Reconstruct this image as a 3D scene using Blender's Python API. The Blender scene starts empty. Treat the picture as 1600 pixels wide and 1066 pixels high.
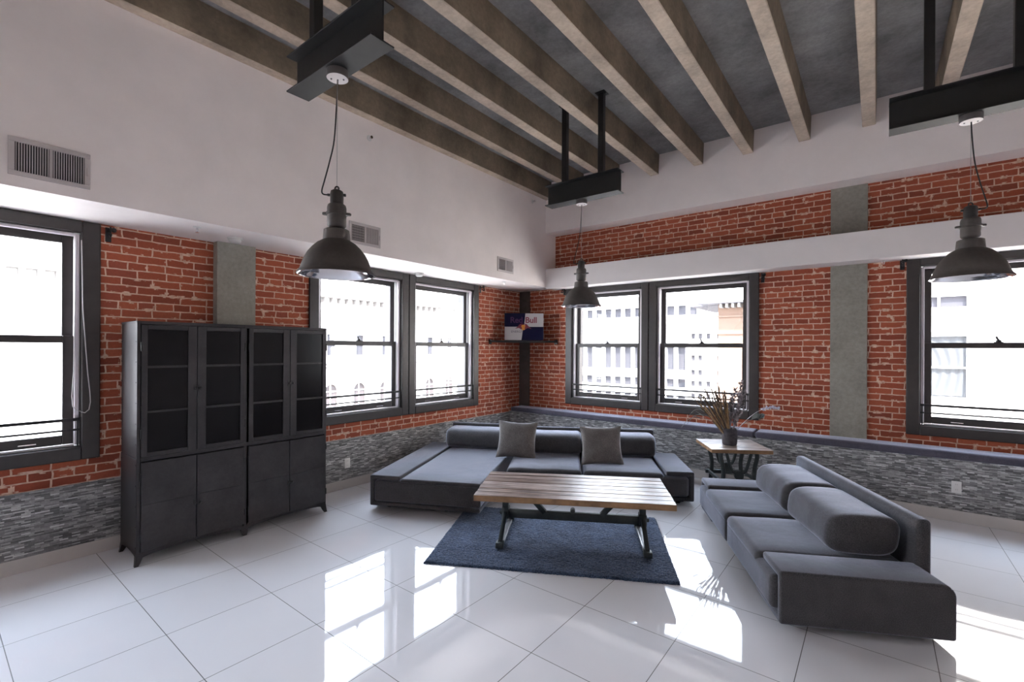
import bpy, bmesh, math, random
from mathutils import Vector, Matrix, Euler, noise
random.seed(7)
SC = bpy.context.scene
COL = SC.collection
R = math.radians
PI = math.pi

# ------------------------------------------------------------------ materials
MATS = {}
def srgb(r, g, b):
    f = lambda c: (c/255/12.92) if c/255 <= .04045 else ((c/255+.055)/1.055)**2.4
    return (f(r), f(g), f(b), 1)

class NT:
    def __init__(s, name):
        s.m = bpy.data.materials.new(name); s.m.use_nodes = True
        s.t = s.m.node_tree; s.n = s.t.nodes; s.l = s.t.links
        s.bsdf = s.n['Principled BSDF']; s.out = s.n['Material Output']
    def node(s, typ, **kw):
        n = s.n.new(typ)
        for k, v in kw.items():
            if k.startswith('i_'): n.inputs[k[2:].replace('_', ' ')].default_value = v
            else: setattr(n, k, v)
        return n
    def link(s, a, b): s.l.new(a, b)
    def set(s, **kw):
        for k, v in kw.items(): s.bsdf.inputs[k.replace('_', ' ')].default_value = v
    def ramp(s, fac, stops, interp='LINEAR'):
        r = s.n.new('ShaderNodeValToRGB'); cr = r.color_ramp; cr.interpolation = interp
        while len(cr.elements) < len(stops): cr.elements.new(.5)
        for e, (p, c) in zip(cr.elements, stops): e.position = p; e.color = c if len(c) == 4 else (*c, 1)
        s.link(fac, r.inputs[0]); return r
    def mix(s, fac, a, b, mode='MIX'):
        n = s.n.new('ShaderNodeMix'); n.data_type = 'RGBA'; n.blend_type = mode
        for sock, v in ((n.inputs[0], fac), (n.inputs[6], a), (n.inputs[7], b)):
            if hasattr(v, 'is_linked') or hasattr(v, 'links'): s.link(v, sock)
            else: sock.default_value = v
        return n.outputs[2]
    def noise(s, vec, scale, detail=3, rough=.5, dist=0):
        n = s.node('ShaderNodeTexNoise'); n.inputs['Scale'].default_value = scale
        n.inputs['Detail'].default_value = detail; n.inputs['Roughness'].default_value = rough; n.inputs['Distortion'].default_value = dist
        if vec is not None: s.link(vec, n.inputs['Vector'])
        return n
    def math(s, op, a, b=None, c=None):
        n = s.n.new('ShaderNodeMath'); n.operation = op
        for i, v in enumerate((a, b, c)):
            if v is None: continue
            if hasattr(v, 'links'): s.link(v, n.inputs[i])
            else: n.inputs[i].default_value = v
        return n.outputs[0]
    def bump(s, h, strength=.3, dist=.01):
        b = s.n.new('ShaderNodeBump'); b.inputs['Strength'].default_value = strength; b.inputs['Distance'].default_value = dist
        s.link(h, b.inputs['Height']); s.link(b.outputs[0], s.bsdf.inputs['Normal']); return b
    def objco(s): return s.node('ShaderNodeTexCoord').outputs['Object']
    def pos(s): return s.node('ShaderNodeNewGeometry').outputs['Position']

def plain(name, col, rough=.5, metal=0, var=0, scale=8, bump=0, **kw):
    t = NT(name); t.set(Base_Color=col, Roughness=rough, Metallic=metal)
    for k, v in kw.items(): t.bsdf.inputs[k.replace('_', ' ')].default_value = v
    if var or bump:
        n = t.noise(t.objco(), scale, 5, .6)
        if var:
            lo = tuple(c*(1-var) for c in col[:3]); hi = tuple(min(1, c*(1+var)) for c in col[:3])
            r = t.ramp(n.outputs[0], [(.3, lo), (.7, hi)]); t.link(r.outputs[0], t.bsdf.inputs['Base Color'])
        if bump: t.bump(n.outputs[0], bump, .005)
    MATS[name] = t.m; return t.m

def wall_coords(t, axis):
    """2D coordinates (along the wall, height) from world position"""
    sx = t.node('ShaderNodeSeparateXYZ'); t.link(t.pos(), sx.inputs[0])
    cb = t.node('ShaderNodeCombineXYZ')
    t.link(sx.outputs['Y' if axis == 'X' else 'X'], cb.inputs[0]); t.link(sx.outputs['Z'], cb.inputs[1])
    return cb.outputs[0]

def brick_mat(name, axis):
    t = NT(name); co = wall_coords(t, axis)
    nz = t.noise(co, 9, 2)
    off = t.node('ShaderNodeVectorMath', operation='MULTIPLY_ADD')
    t.link(nz.outputs['Color'], off.inputs[0]); off.inputs[1].default_value = (.022, .016, 0); t.link(co, off.inputs[2])
    br = t.node('ShaderNodeTexBrick', offset=.5, offset_frequency=2, squash=.62, squash_frequency=5)
    t.link(off.outputs[0], br.inputs['Vector'])
    for k, v in dict(Scale=1, Mortar_Size=.0062, Mortar_Smooth=.25, Bias=0, Brick_Width=.212, Row_Height=.0675).items():
        br.inputs[k.replace('_', ' ')].default_value = v
    br.inputs['Color1'].default_value = (0, 0, 0, 1); br.inputs['Color2'].default_value = (1, 1, 1, 1); br.inputs['Mortar'].default_value = (.5, .5, .5, 1)
    tint = t.ramp(br.outputs['Color'], [(0, srgb(132, 60, 40)), (.35, srgb(158, 76, 49)), (.7, srgb(174, 90, 60)), (1, srgb(146, 70, 50))])
    grit = t.noise(co, 60, 4, .7)
    brick = t.mix(.35, tint.outputs[0], grit.outputs[0], 'OVERLAY')
    big = t.noise(co, 1.3, 2)
    brick = t.mix(t.math('MULTIPLY', big.outputs[0], .3), brick, srgb(124, 62, 45))
    mort = t.ramp(t.noise(co, 25, 3).outputs[0], [(.3, srgb(188, 152, 132)), (.7, srgb(224, 192, 172))])
    # plaster smears that widen some joints
    br2 = t.node('ShaderNodeTexBrick', offset=.5, offset_frequency=2, squash=.62, squash_frequency=5)
    t.link(off.outputs[0], br2.inputs['Vector'])
    for k, v in dict(Scale=1, Mortar_Size=.022, Mortar_Smooth=.5, Bias=0, Brick_Width=.212, Row_Height=.0675).items():
        br2.inputs[k.replace('_', ' ')].default_value = v
    sm = t.noise(co, 10, 3, .6)
    smr = t.ramp(sm.outputs[0], [(.575, (0, 0, 0)), (.63, (1, 1, 1))])
    smear = t.math('MULTIPLY', smr.outputs[0], t.ramp(br2.outputs['Fac'], [(.35, (0, 0, 0)), (.6, (1, 1, 1))]).outputs[0])
    fac = t.math('MAXIMUM', br.outputs['Fac'], smear)
    colr = t.mix(fac, brick, mort.outputs[0])
    t.link(colr, t.bsdf.inputs['Base Color']); t.set(Roughness=.85)
    hgt = t.math('SUBTRACT', t.math('MULTIPLY', grit.outputs[0], .35), t.math('MULTIPLY', br.outputs['Fac'], 1.0))
    t.bump(hgt, .7, .008)
    MATS[name] = t.m; return t.m

def slate_mat(name, axis):
    t = NT(name); co = wall_coords(t, axis)
    def bt(width, rowh, offs, mort):
        br = t.node('ShaderNodeTexBrick', offset=.37, offset_frequency=2, squash=1.6, squash_frequency=3)
        mp = t.node('ShaderNodeMapping'); mp.inputs['Location'].default_value = offs; t.link(co, mp.inputs[0]); t.link(mp.outputs[0], br.inputs['Vector'])
        for k, v in dict(Scale=1, Mortar_Size=mort, Mortar_Smooth=.1, Bias=0, Brick_Width=width, Row_Height=rowh).items():
            br.inputs[k.replace('_', ' ')].default_value = v
        br.inputs['Color1'].default_value = (0, 0, 0, 1); br.inputs['Color2'].default_value = (1, 1, 1, 1); br.inputs['Mortar'].default_value = (0, 0, 0, 1)
        return br
    b = bt(.052, .0108, (0, 0, 0), .0006)
    c = t.ramp(b.outputs['Color'], [(0, (.09, .088, .09)), (.4, (.22, .217, .22)), (.8, (.38, .375, .37)), (.94, (.55, .55, .55)), (.985, (.70, .70, .70))])
    g = t.noise(co, 40, 4, .7)
    colr = t.mix(.5, c.outputs[0], g.outputs[0], 'OVERLAY')
    t.link(colr, t.bsdf.inputs['Base Color'])
    rr = t.ramp(b.outputs['Color'], [(0, (.45,)*3), (.8, (.4,)*3), (.9, (.2,)*3)])
    t.link(rr.outputs[0], t.bsdf.inputs['Roughness'])
    h = t.math('ADD', t.math('MULTIPLY', b.outputs['Color'], .8), t.math('MULTIPLY', g.outputs[0], .4))
    t.bump(t.math('SUBTRACT', h, b.outputs['Fac']), .8, .008)
    MATS[name] = t.m; return t.m

def tile_floor():
    t = NT('porcelain_floor')
    mp = t.node('ShaderNodeMapping'); mp.inputs['Location'].default_value = (-.568+.593*20, 6.072+.605*30, 0); t.link(t.pos(), mp.inputs[0])
    br = t.node('ShaderNodeTexBrick', offset=0, squash=1); t.link(mp.outputs[0], br.inputs['Vector'])
    for k, v in dict(Scale=1, Mortar_Size=.0021, Mortar_Smooth=0, Bias=0, Brick_Width=.593, Row_Height=.605).items():
        br.inputs[k.replace('_', ' ')].default_value = v
    br.inputs['Color1'].default_value = (.74, .735, .76, 1); br.inputs['Color2'].default_value = (.77, .765, .79, 1)
    br.inputs['Mortar'].default_value = (.07, .065, .065, 1)
    n = t.noise(t.pos(), 2.2, 4)
    c = t.mix(.12, br.outputs['Color'], n.outputs[0], 'OVERLAY')
    t.link(c, t.bsdf.inputs['Base Color'])
    rr = t.math('ADD', t.math('MULTIPLY', br.outputs['Fac'], .5), .035); t.link(rr, t.bsdf.inputs['Roughness'])
    t.set(IOR=1.7)
    wob = t.noise(t.pos(), 3.0, 1)
    t.bump(wob.outputs[0], .012, .05)
    MATS['floor'] = t.m; return t.m

def concrete(name, col, var=.25, form=False):
    t = NT(name); co = t.objco()
    n1 = t.noise(co, 2.2, 6, .65); n2 = t.noise(co, 30, 4, .6)
    lo = tuple(c*(1-var) for c in col[:3]); hi = tuple(c*(1+var) for c in col[:3])
    r = t.ramp(n1.outputs[0], [(.32, lo), (.68, hi)])
    c = t.mix(.3, r.outputs[0], n2.outputs[0], 'OVERLAY')
    t.link(c, t.bsdf.inputs['Base Color']); t.set(Roughness=.85)
    t.bump(t.math('ADD', n2.outputs[0], t.math('MULTIPLY', n1.outputs[0], 2)), .25, .01)
    MATS[name] = t.m; return t.m

def fabric(name, col, scale=420, sheen=.25, var=.5, blotch=.25):
    t = NT(name); co = t.objco()
    n = t.noise(co, scale, 2, .8); n2 = t.noise(co, 7, 4, .6)
    lo = tuple(c*(1-var) for c in col[:3]); hi = tuple(c*(1+var*1.6) for c in col[:3])
    r = t.ramp(n.outputs[0], [(.35, lo), (.68, hi)])
    c = t.mix(blotch, r.outputs[0], t.ramp(n2.outputs[0], [(.3, (.2, .2, .2)), (.7, (.8, .8, .8))]).outputs[0], 'OVERLAY')
    t.link(c, t.bsdf.inputs['Base Color']); t.set(Roughness=.95, Sheen_Weight=sheen, Sheen_Roughness=.35, Sheen_Tint=(.76, .82, 1.0, 1))
    t.bsdf.inputs['Specular IOR Level'].default_value = .15
    t.bump(t.math('ADD', n.outputs[0], t.math('MULTIPLY', n2.outputs[0], 2.5)), .25, .006)
    MATS[name] = t.m; return t.m

def planks_mat(name, width, cols, rough=.55, y0=0.0):
    """weathered boards running along object X, stacked along object Y"""
    t = NT(name); co = t.objco()
    sx = t.node('ShaderNodeSeparateXYZ'); t.link(co, sx.inputs[0])
    idx = t.math('FLOOR', t.math('DIVIDE', t.math('SUBTRACT', sx.outputs[1], y0), width))
    wn = t.node('ShaderNodeTexWhiteNoise', noise_dimensions='1D'); t.link(idx, wn.inputs['W'])
    cb = t.node('ShaderNodeCombineXYZ')
    t.link(t.math('ADD', t.math('MULTIPLY', sx.outputs[0], 1.6), t.math('MULTIPLY', wn.outputs[0], 30)), cb.inputs[0])
    t.link(t.math('MULTIPLY', sx.outputs[1], 34), cb.inputs[1]); t.link(t.math('MULTIPLY', sx.outputs[2], 30), cb.inputs[2])
    g = t.noise(cb.outputs[0], 1.0, 6, .65, .6)
    base = t.ramp(wn.outputs[0], [(i/(len(cols)-1)*.96+.02, c) for i, c in enumerate(cols)])
    gr = t.ramp(g.outputs[0], [(.36, (.10, .075, .07)), (.45, (.46, .41, .40)), (.54, (.88, .86, .86)), (.63, (1.35, 1.35, 1.38))])
    c = t.mix(1, base.outputs[0], gr.outputs[0], 'MULTIPLY')
    big = t.noise(co, 3.2, 3, .6); bl_ = t.ramp(big.outputs[0], [(.35, (.62, .58, .56)), (.6, (1.1, 1.1, 1.1))])
    c = t.mix(1, c, bl_.outputs[0], 'MULTIPLY')
    t.link(c, t.bsdf.inputs['Base Color']); t.set(Roughness=rough)
    t.bump(g.outputs[0], .4, .004)
    MATS[name] = t.m; return t.m

def metal_worn(name, col, rough=.42, metal=.75, wear=.5):
    t = NT(name); co = t.objco()
    n = t.noise(co, 3.5, 6, .7); n2 = t.noise(co, 40, 4, .7)
    r = t.ramp(n.outputs[0], [(.3, tuple(c*.75 for c in col[:3])), (.65, tuple(c*(1+wear) for c in col[:3]))])
    c = t.mix(.25, r.outputs[0], n2.outputs[0], 'OVERLAY')
    t.link(c, t.bsdf.inputs['Base Color']); t.set(Metallic=metal)
    rr = t.math('ADD', t.math('MULTIPLY', n.outputs[0], .25), rough-.12); t.link(rr, t.bsdf.inputs['Roughness'])
    t.bump(n2.outputs[0], .08, .003)
    MATS[name] = t.m; return t.m

def glass_pane(name, ior=1.5, tint=(1, 1, 1, 1)):
    t = NT(name); t.n.remove(t.bsdf)
    tr = t.node('ShaderNodeBsdfTransparent'); tr.inputs[0].default_value = tint
    gl = t.node('ShaderNodeBsdfGlossy'); gl.inputs['Roughness'].default_value = .01
    ge = t.node('ShaderNodeNewGeometry'); dt = t.node('ShaderNodeVectorMath', operation='DOT_PRODUCT')
    t.link(ge.outputs['Normal'], dt.inputs[0]); t.link(ge.outputs['Incoming'], dt.inputs[1])
    sch = t.math('POWER', t.math('SUBTRACT', 1.0, t.math('ABSOLUTE', dt.outputs['Value'])), 5.0)
    f0 = ((ior-1)/(ior+1))**2
    fr = t.math('MULTIPLY_ADD', sch, 1-f0, f0)
    mx = t.node('ShaderNodeMixShader')
    t.link(fr, mx.inputs[0]); t.link(tr.outputs[0], mx.inputs[1]); t.link(gl.outputs[0], mx.inputs[2]); t.link(mx.outputs[0], t.out.inputs[0])
    MATS[name] = t.m; return t.m

BRX = brick_mat('brick_left', 'X'); BRY = brick_mat('brick_right', 'Y')
SLX = slate_mat('slate_left', 'X'); SLY = slate_mat('slate_right', 'Y')
FLOOR = tile_floor()
PAINT = plain('white_paint', (.88, .81, .79, 1), .7, var=.04, scale=2.5, bump=.05)
PAINT2 = plain('grey_white_paint', (.78, .73, .72, 1), .7, var=.03, scale=2.5)
SLAB = concrete('slab_concrete', (.25, .245, .245, 1), .3)
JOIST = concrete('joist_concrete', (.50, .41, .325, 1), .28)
JOISTS = concrete('joist_side_concrete', (.205, .158, .110, 1), .38)  # darker, browner concrete colour for the joist side faces
COLUMN = concrete('column_concrete', (.26, .245, .212, 1), .15)
BASETILE = plain('baseboard_tile', (.56, .53, .51, 1), .15, var=.05, scale=3)
FRAME = plain('frame_paint', (.034, .0285, .0275, 1), .38, var=.15, scale=14)
TRACK = plain('track_vinyl', (.62, .57, .60, 1), .4)
BLACK = plain('black_steel', (.012, .011, .012, 1), .42, var=.2, scale=20)
BEAMB = plain('beam_black', (.010, .0095, .0095, 1), .6, var=.3, scale=9, bump=.1)
CHROME = plain('chrome', (.75, .75, .77, 1), .12, 1)
GLASS = glass_pane('window_glass')
CABGLASS = plain('cabinet_glass', (.005, .004, .005, 1), .2, Specular_IOR_Level=.15)
CAB = metal_worn('cabinet_steel', (.032, .029, .031, 1), .42, .55, .55)
CABIN = plain('cabinet_inside', (.010, .009, .010, 1), .7)
LAMPG = metal_worn('lamp_grey', (.082, .072, .067, 1), .55, .15, .25)
LAMPIN = plain('lamp_reflector', (.82, .82, .86, 1), .14, 1)
CORD = plain('cord_black', (.01, .01, .01, 1), .5)
WIRE = plain('steel_wire', (.45, .44, .43, 1), .35, .8)
CANOPY = plain('canopy_white', (.62, .56, .55, 1), .5)
CANSIDE = plain('canopy_side', (.09, .08, .08, 1), .5)
SOFA = fabric('sofa_charcoal', (.062, .059, .061, 1), 230, 1.0)
SOFAD = fabric('sofa_gap', (.02, .02, .022, 1))
PILLOW = fabric('pillow_grey', (.155, .142, .133, 1), 220, .2)
BENCHF = fabric('bench_fabric', (.080, .075, .098, 1), 380, 1.0)
RUG = fabric('rug_blue', (.042, .060, .100, 1), 130, .6, .7, .6)
WOODC = planks_mat('table_boards', .1101, [(.22, .155, .125, 1), (.42, .34, .30, 1), (.28, .20, .165, 1), (.50, .43, .40, 1), (.33, .25, .21, 1)], .38, -.3855)
WOODE = plain('board_edge', (.27, .155, .075, 1), .6, var=.35, scale=9)
WOODS = planks_mat('side_boards', .1017, [(.40, .34, .30, 1), (.54, .48, .44, 1), (.45, .37, .32, 1)], .36, -.305)
IRON = metal_worn('cast_iron', (.045, .052, .052, 1), .48, .6, .5)
IRONL = metal_worn('bare_steel', (.30, .30, .30, 1), .33, .8, .3)
VASE = plain('vase_dark', (.055, .048, .055, 1), .8, var=.5, scale=30, bump=.6)
PLATE = plain('plate_white', (.72, .71, .69, 1), .4)
PLATED = plain('plate_slot', (.35, .34, .33, 1), .5)
VENTD = plain('vent_dark', (.025, .022, .022, 1), .8)
VENTM = plain('vent_mesh', (.17, .16, .155, 1), .8, var=.25, scale=80)
NAVY = plain('sign_navy', (.004, .0036, .024, 1), .7, Specular_IOR_Level=.15)
SILVER = plain('sign_silver', (.40, .375, .375, 1), .7)
RED = plain('sign_red', (.16, .012, .03, 1), .4)
DKRED = plain('sign_dark_red', (.045, .006, .055, 1), .4)
ORANGE = plain('sign_orange', (.55, .20, .02, 1), .4)
GREYT = plain('sign_grey_letters', (.06, .06, .07, 1), .5)
STRAW = plain('straw', (.46, .31, .16, 1), .8, var=.3, scale=30)
STRAWD = plain('straw_dark', (.16, .115, .08, 1), .85, var=.3, scale=30)
STEMG = plain('stem_grey', (.26, .23, .24, 1), .85, var=.3, scale=30)
LEAFG = plain('leaf_grey', (.22, .25, .235, 1), .75, var=.2, scale=20)
LAVEN = plain('lavender_white', (.75, .72, .80, 1), .8)
STONE = plain('facade_cream', (.62, .585, .55, 1), .9, var=.04, scale=.6)
STONEW = plain('facade_white', (.62, .62, .63, 1), .9, var=.03, scale=.6)
STONEO = plain('facade_orange', (.105, .066, .047, 1), .9, var=.06, scale=.8)
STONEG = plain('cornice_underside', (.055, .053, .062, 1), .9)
FWIN = plain('facade_window', (.027, .026, .032, 1), .8)
FWINP = plain('facade_arch_glass', (.046, .037, .037, 1), .8)
FLINE = plain('facade_painted_shade', (.19, .178, .17, 1), .9)  # dark tone paints cornice and string-course shade into the facade colour
FWHITE = plain('facade_trim', (.9, .9, .9, 1), .8)
DRAPE = plain('drape_cloth', (.045, .047, .049, 1), .9)
ASPHALT = plain('street', (.35, .34, .33, 1), .9, var=.1, scale=.3)
BLINDCORD = plain('blind_cord', (.55, .53, .53, 1), .6)

# ------------------------------------------------------------------ mesh builder
class MB:
    def __init__(s): s.bm = bmesh.new(); s.mats = []
    def mi(s, m):
        if m is None: return 0
        if m not in s.mats: s.mats.append(m)
        return s.mats.index(m)
    def _fin(s, geom, m):
        i = s.mi(m)
        for f in geom: f.material_index = i
    def box(s, x0, x1, y0, y1, z0, z1, bev=0, seg=2, m=None, mat=None):
        r = bmesh.ops.create_cube(s.bm, size=1); vs = r['verts']
        for v in vs: v.co = Vector(((x0+x1)/2+v.co.x*(x1-x0), (y0+y1)/2+v.co.y*(y1-y0), (z0+z1)/2+v.co.z*(z1-z0)))
        fs = list({f for v in vs for f in v.link_faces})
        if bev:
            es = list({e for v in vs for e in v.link_edges})
            q = bmesh.ops.bevel(s.bm, geom=es, offset=bev, segments=seg, profile=.5, affect='EDGES')
            vs = list({v for f in q['faces'] for v in f.verts} | {v for v in vs if v.is_valid})
            fs = list({f for v in vs for f in v.link_faces})
        if mat is not None: bmesh.ops.transform(s.bm, matrix=mat, verts=vs)
        s._fin(fs, m); return vs
    def bar(s, a, b, w, h=None, up=(0, 0, 1), bev=0, m=None):
        """rectangular bar from a to b, w across, h along 'up'"""
        a = Vector(a); b = Vector(b); h = h or w
        d = (b-a); L = d.length; d.normalize(); upv = Vector(up)
        if abs(d.dot(upv)) > .98: upv = Vector((1, 0, 0))
        sx = d.cross(upv).normalized(); uz = sx.cross(d).normalized()
        M = Matrix((d, sx, uz)).transposed().to_4x4(); M.translation = (a+b)/2
        return s.box(-L/2, L/2, -w/2, w/2, -h/2, h/2, bev, 2, m, M)
    def prism(s, poly, axis, a, b, bev=0, seg=2, m=None, mat=None):
        """poly in the two remaining axes (order xyz without axis), from a to b along axis"""
        def P(u, v, w):
            return {'x': (w, u, v), 'y': (u, w, v), 'z': (u, v, w)}[axis]
        n = len(poly)
        va = [s.bm.verts.new(P(u, v, a)) for u, v in poly]; vb = [s.bm.verts.new(P(u, v, b)) for u, v in poly]
        fs = [s.bm.faces.new(va), s.bm.faces.new(vb[::-1])]
        for i in range(n): fs.append(s.bm.faces.new((va[i], vb[i], vb[(i+1) % n], va[(i+1) % n])))
        bmesh.ops.recalc_face_normals(s.bm, faces=fs)
        vs = va+vb
        if bev:
            es = list({e for f in fs for e in f.edges})
            q = bmesh.ops.bevel(s.bm, geom=es, offset=bev, segments=seg, profile=.5, affect='EDGES', clamp_overlap=True)
            vs = list({v for f in q['faces'] for v in f.verts} | {v for v in vs if v.is_valid})
            fs = list({f for v in vs for f in v.link_faces})
        if mat is not None: bmesh.ops.transform(s.bm, matrix=mat, verts=vs)
        s._fin(fs, m); return vs
    def tube(s, pts, r, n=8, m=None, cap=True):
        pts = [Vector(p) for p in pts]; rings = []
        rs = r if isinstance(r, (list, tuple)) else [r]*len(pts)
        prev = None
        for i, p in enumerate(pts):
            d = (pts[min(i+1, len(pts)-1)]-pts[max(i-1, 0)]).normalized()
            if prev is None:
                x = d.cross(Vector((0, 0, 1)) if abs(d.z) < .9 else Vector((1, 0, 0))).normalized()
            else:
                x = (prev - d*prev.dot(d)).normalized()
            prev = x; y = d.cross(x)
            rings.append([s.bm.verts.new(p+(x*math.cos(2*PI*k/n)+y*math.sin(2*PI*k/n))*rs[i]) for k in range(n)])
        fs = []
        for A, B in zip(rings, rings[1:]):
            for k in range(n): fs.append(s.bm.faces.new((A[k], A[(k+1) % n], B[(k+1) % n], B[k])))
        if cap: fs += [s.bm.faces.new(rings[0][::-1]), s.bm.faces.new(rings[-1])]
        s._fin(fs, m)
    def lathe(s, prof, n=32, m=None, c=(0, 0, 0), cap0=False, cap1=False):
        rings = [[s.bm.verts.new((c[0]+r*math.cos(2*PI*k/n), c[1]+r*math.sin(2*PI*k/n), c[2]+z)) for k in range(n)] for r, z in prof]
        fs = []
        for A, B in zip(rings, rings[1:]):
            for k in range(n): fs.append(s.bm.faces.new((A[k], A[(k+1) % n], B[(k+1) % n], B[k])))
        if cap0: fs.append(s.bm.faces.new(rings[0][::-1]))
        if cap1: fs.append(s.bm.faces.new(rings[-1]))
        s._fin(fs, m)
        return [v for g in rings for v in g]
    def quad(s, ps, m=None):
        f = s.bm.faces.new([s.bm.verts.new(p) for p in ps]); s._fin([f], m); return f
    def build(s, name, mat=None, parent=None, loc=(0, 0, 0), rotz=0, smooth=35):
        me = bpy.data.meshes.new(name)
        if smooth:
            for f in s.bm.faces: f.smooth = True
        s.bm.normal_update(); s.bm.to_mesh(me); s.bm.free()
        if smooth: me.set_sharp_from_angle(angle=R(smooth))
        ms = s.mats if s.mats else [mat]
        if s.mats and mat is not None and mat not in ms: pass
        for m in ms: me.materials.append(m)
        o = bpy.data.objects.new(name, me); COL.objects.link(o)
        o.location = loc; o.rotation_euler = (0, 0, rotz)
        if parent: o.parent = parent
        return o

def tag(o, label, cat, group=None, kind=None):
    o['label'] = label; o['category'] = cat
    if group: o['group'] = group
    if kind: o['kind'] = kind
    return o
def empty(name, loc=(0, 0, 0), rotz=0, label=None, cat=None, group=None, kind=None):
    o = bpy.data.objects.new(name, None); COL.objects.link(o); o.empty_display_size = .1
    o.location = loc; o.rotation_euler = (0, 0, rotz)
    if label: tag(o, label, cat, group, kind)
    return o
def kids(o): return [c for c in bpy.data.objects if c.parent == o]
def copy_tree(o, parent=None):
    c = o.copy(); COL.objects.link(c); c.parent = parent
    for ch in kids(o): copy_tree(ch, c)
    return c
def struct(o, label, cat): return tag(o, label, cat, None, 'structure')

# ------------------------------------------------------------------ room shell
XE, YS, YB = 8.9, -8.7, .30          # east wall, south wall, recessed brick plane
ZSOF, ZSL = 2.71, 4.42
WZ0, WZ1 = .89, 2.62                  # window openings

def wall_with_openings(axis, plane0, plane1, u0, u1, z0, z1, ops, mat):
    mb = MB(); u = u0
    def bx(a, b, c, d):
        if axis == 'X': mb.box(plane0, plane1, a, b, c, d)
        else: mb.box(a, b, plane0, plane1, c, d)
    for a, b, c, d in sorted(ops):
        bx(u, a, z0, z1); bx(a, b, z0, c); bx(a, b, d, z1); u = b
    bx(u, u1, z0, z1)
    return mb

LW = [(-6.755, -5.56), (-8.06, -6.865), (-3.55, -2.355), (-2.135, -.94)]
RW = [(1.075, 2.285), (2.50, 3.745), (5.41, 6.63), (6.85, 8.07)]
o = MB(); o.box(-.35, XE+.3, YS-.3, .65, -.25, 0)
struct(o.build('floor', FLOOR, smooth=0), 'glossy white porcelain tile floor reflecting the windows', 'floor')
o = wall_with_openings('X', -.35, 0, YS-.3, .65, 0, ZSOF, [(a, b, WZ0, WZ1) for a, b in LW], BRX)
struct(o.build('wall_left', BRX, smooth=0), 'red brick wall with white mortar smears behind the metal cabinet', 'wall')
o = MB(); o.box(-.35, .745, YS-.3, .65, ZSOF, ZSL)
struct(o.build('wall_upper_left', PAINT, smooth=0), 'tall white painted upper wall and soffit above the left windows', 'wall')
o = wall_with_openings('Y', YB, .65, 0, XE+.3, 0, ZSL, [(a, b, WZ0, WZ1) for a, b in RW], BRY)
struct(o.build('wall_right', BRY, smooth=0), 'red brick wall above the cushioned window bench', 'wall')
o = MB(); o.box(.745, XE, 0, YB, 3.60, ZSL)
struct(o.build('wall_upper_right', PAINT, smooth=0), 'white painted wall band under the concrete joist ends', 'wall')
o = MB(); o.box(.745, XE, 0, YB, 2.69, 3.008, .004, 1)
struct(o.build('trim_1', PAINT2, smooth=0), 'white boxed beam crossing the right brick wall above its windows', 'beam')
o = MB(); o.box(0, XE, 0, YB, 0, .612)
struct(o.build('wall_bench', SLY, smooth=0), 'low wall of stacked grey slate strips carrying the window bench', 'wall')
o = MB(); o.box(0, .010, YS, 0, .105, .598)
struct(o.build('trim_2', SLX, smooth=0), 'grey slate strip wainscot along the foot of the left brick wall', 'wainscot')
o = MB(); o.box(0, .014, YS, -.012, 0, .108, .002, 1)
struct(o.build('baseboard_left', BASETILE, smooth=0), 'pale tile baseboard below the left slate wainscot', 'baseboard')
o = MB(); o.box(0, XE, -.012, 0, 0, .112, .002, 1)
struct(o.build('baseboard_right', BASETILE, smooth=0), 'pale tile baseboard below the slate bench wall', 'baseboard')
# unseen sides of the loft: white walls moved in close for brighter bounce
EW = []
SW = []
o = wall_with_openings('X', XE, XE+.3, YS-.3, .65, 0, ZSL, EW, PAINT)
struct(o.build('unseen_wall_east', PAINT, smooth=0), 'unseen white side wall moved in close for brighter bounce', 'wall')
o = wall_with_openings('Y', YS-.3, YS, -.35, XE+.3, 0, ZSL, SW, PAINT)
struct(o.build('unseen_wall_south', PAINT, smooth=0), 'unseen white rear wall moved in close for brighter bounce', 'wall')
o = MB(); o.box(-.35, XE+.3, YS-.3, .65, ZSL, ZSL+.3)
struct(o.build('ceiling', SLAB, smooth=0), 'bare grey concrete ceiling slab between the joists', 'ceiling')
for k in range(14):
    x = .79+.5972*k
    mb = MB(); hw, hb = (.068, .058)
    pts = [(x-hb, 4.14), (x+hb, 4.14), (x+hw, ZSL), (x-hw, ZSL)]
    if k == 0: pts = [(.745, 4.14), (x+hb, 4.14), (x+hw, ZSL), (.745, ZSL)]
    mb.prism(pts, 'y', YS, 0, .006, 1)
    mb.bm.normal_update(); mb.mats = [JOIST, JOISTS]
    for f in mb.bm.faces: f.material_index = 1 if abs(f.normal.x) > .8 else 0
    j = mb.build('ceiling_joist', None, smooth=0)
    lab = ('concrete ceiling joist lying tight along the top of the left white wall' if k == 0 else
           'concrete ceiling joist, number %d counted from the left white wall' % (k+1))
    tag(j, lab, 'joist', 'concrete ceiling joists', 'structure')
o = MB(); o.box(0, .10, -4.62, -4.27, .0, ZSOF, .004, 1)
struct(o.build('column', COLUMN, smooth=0), 'grey concrete column on the left brick wall rising behind the metal cabinet', 'column')
o = MB(); o.box(4.612, 4.962, YB-.022, YB+.05, .60, 3.62, .004, 1)
struct(o.build('column', COLUMN, smooth=0), 'flat grey concrete column on the right brick wall between its windows', 'column')
o = MB(); o.box(.002, .22, .275, .32, .60, ZSOF, .003, 1)
struct(o.build('column', plain('corner_post', (.085, .070, .064, 1), .8, var=.2), smooth=0), 'dark narrow column in the brick room corner behind the corner shelf', 'column')

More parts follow.
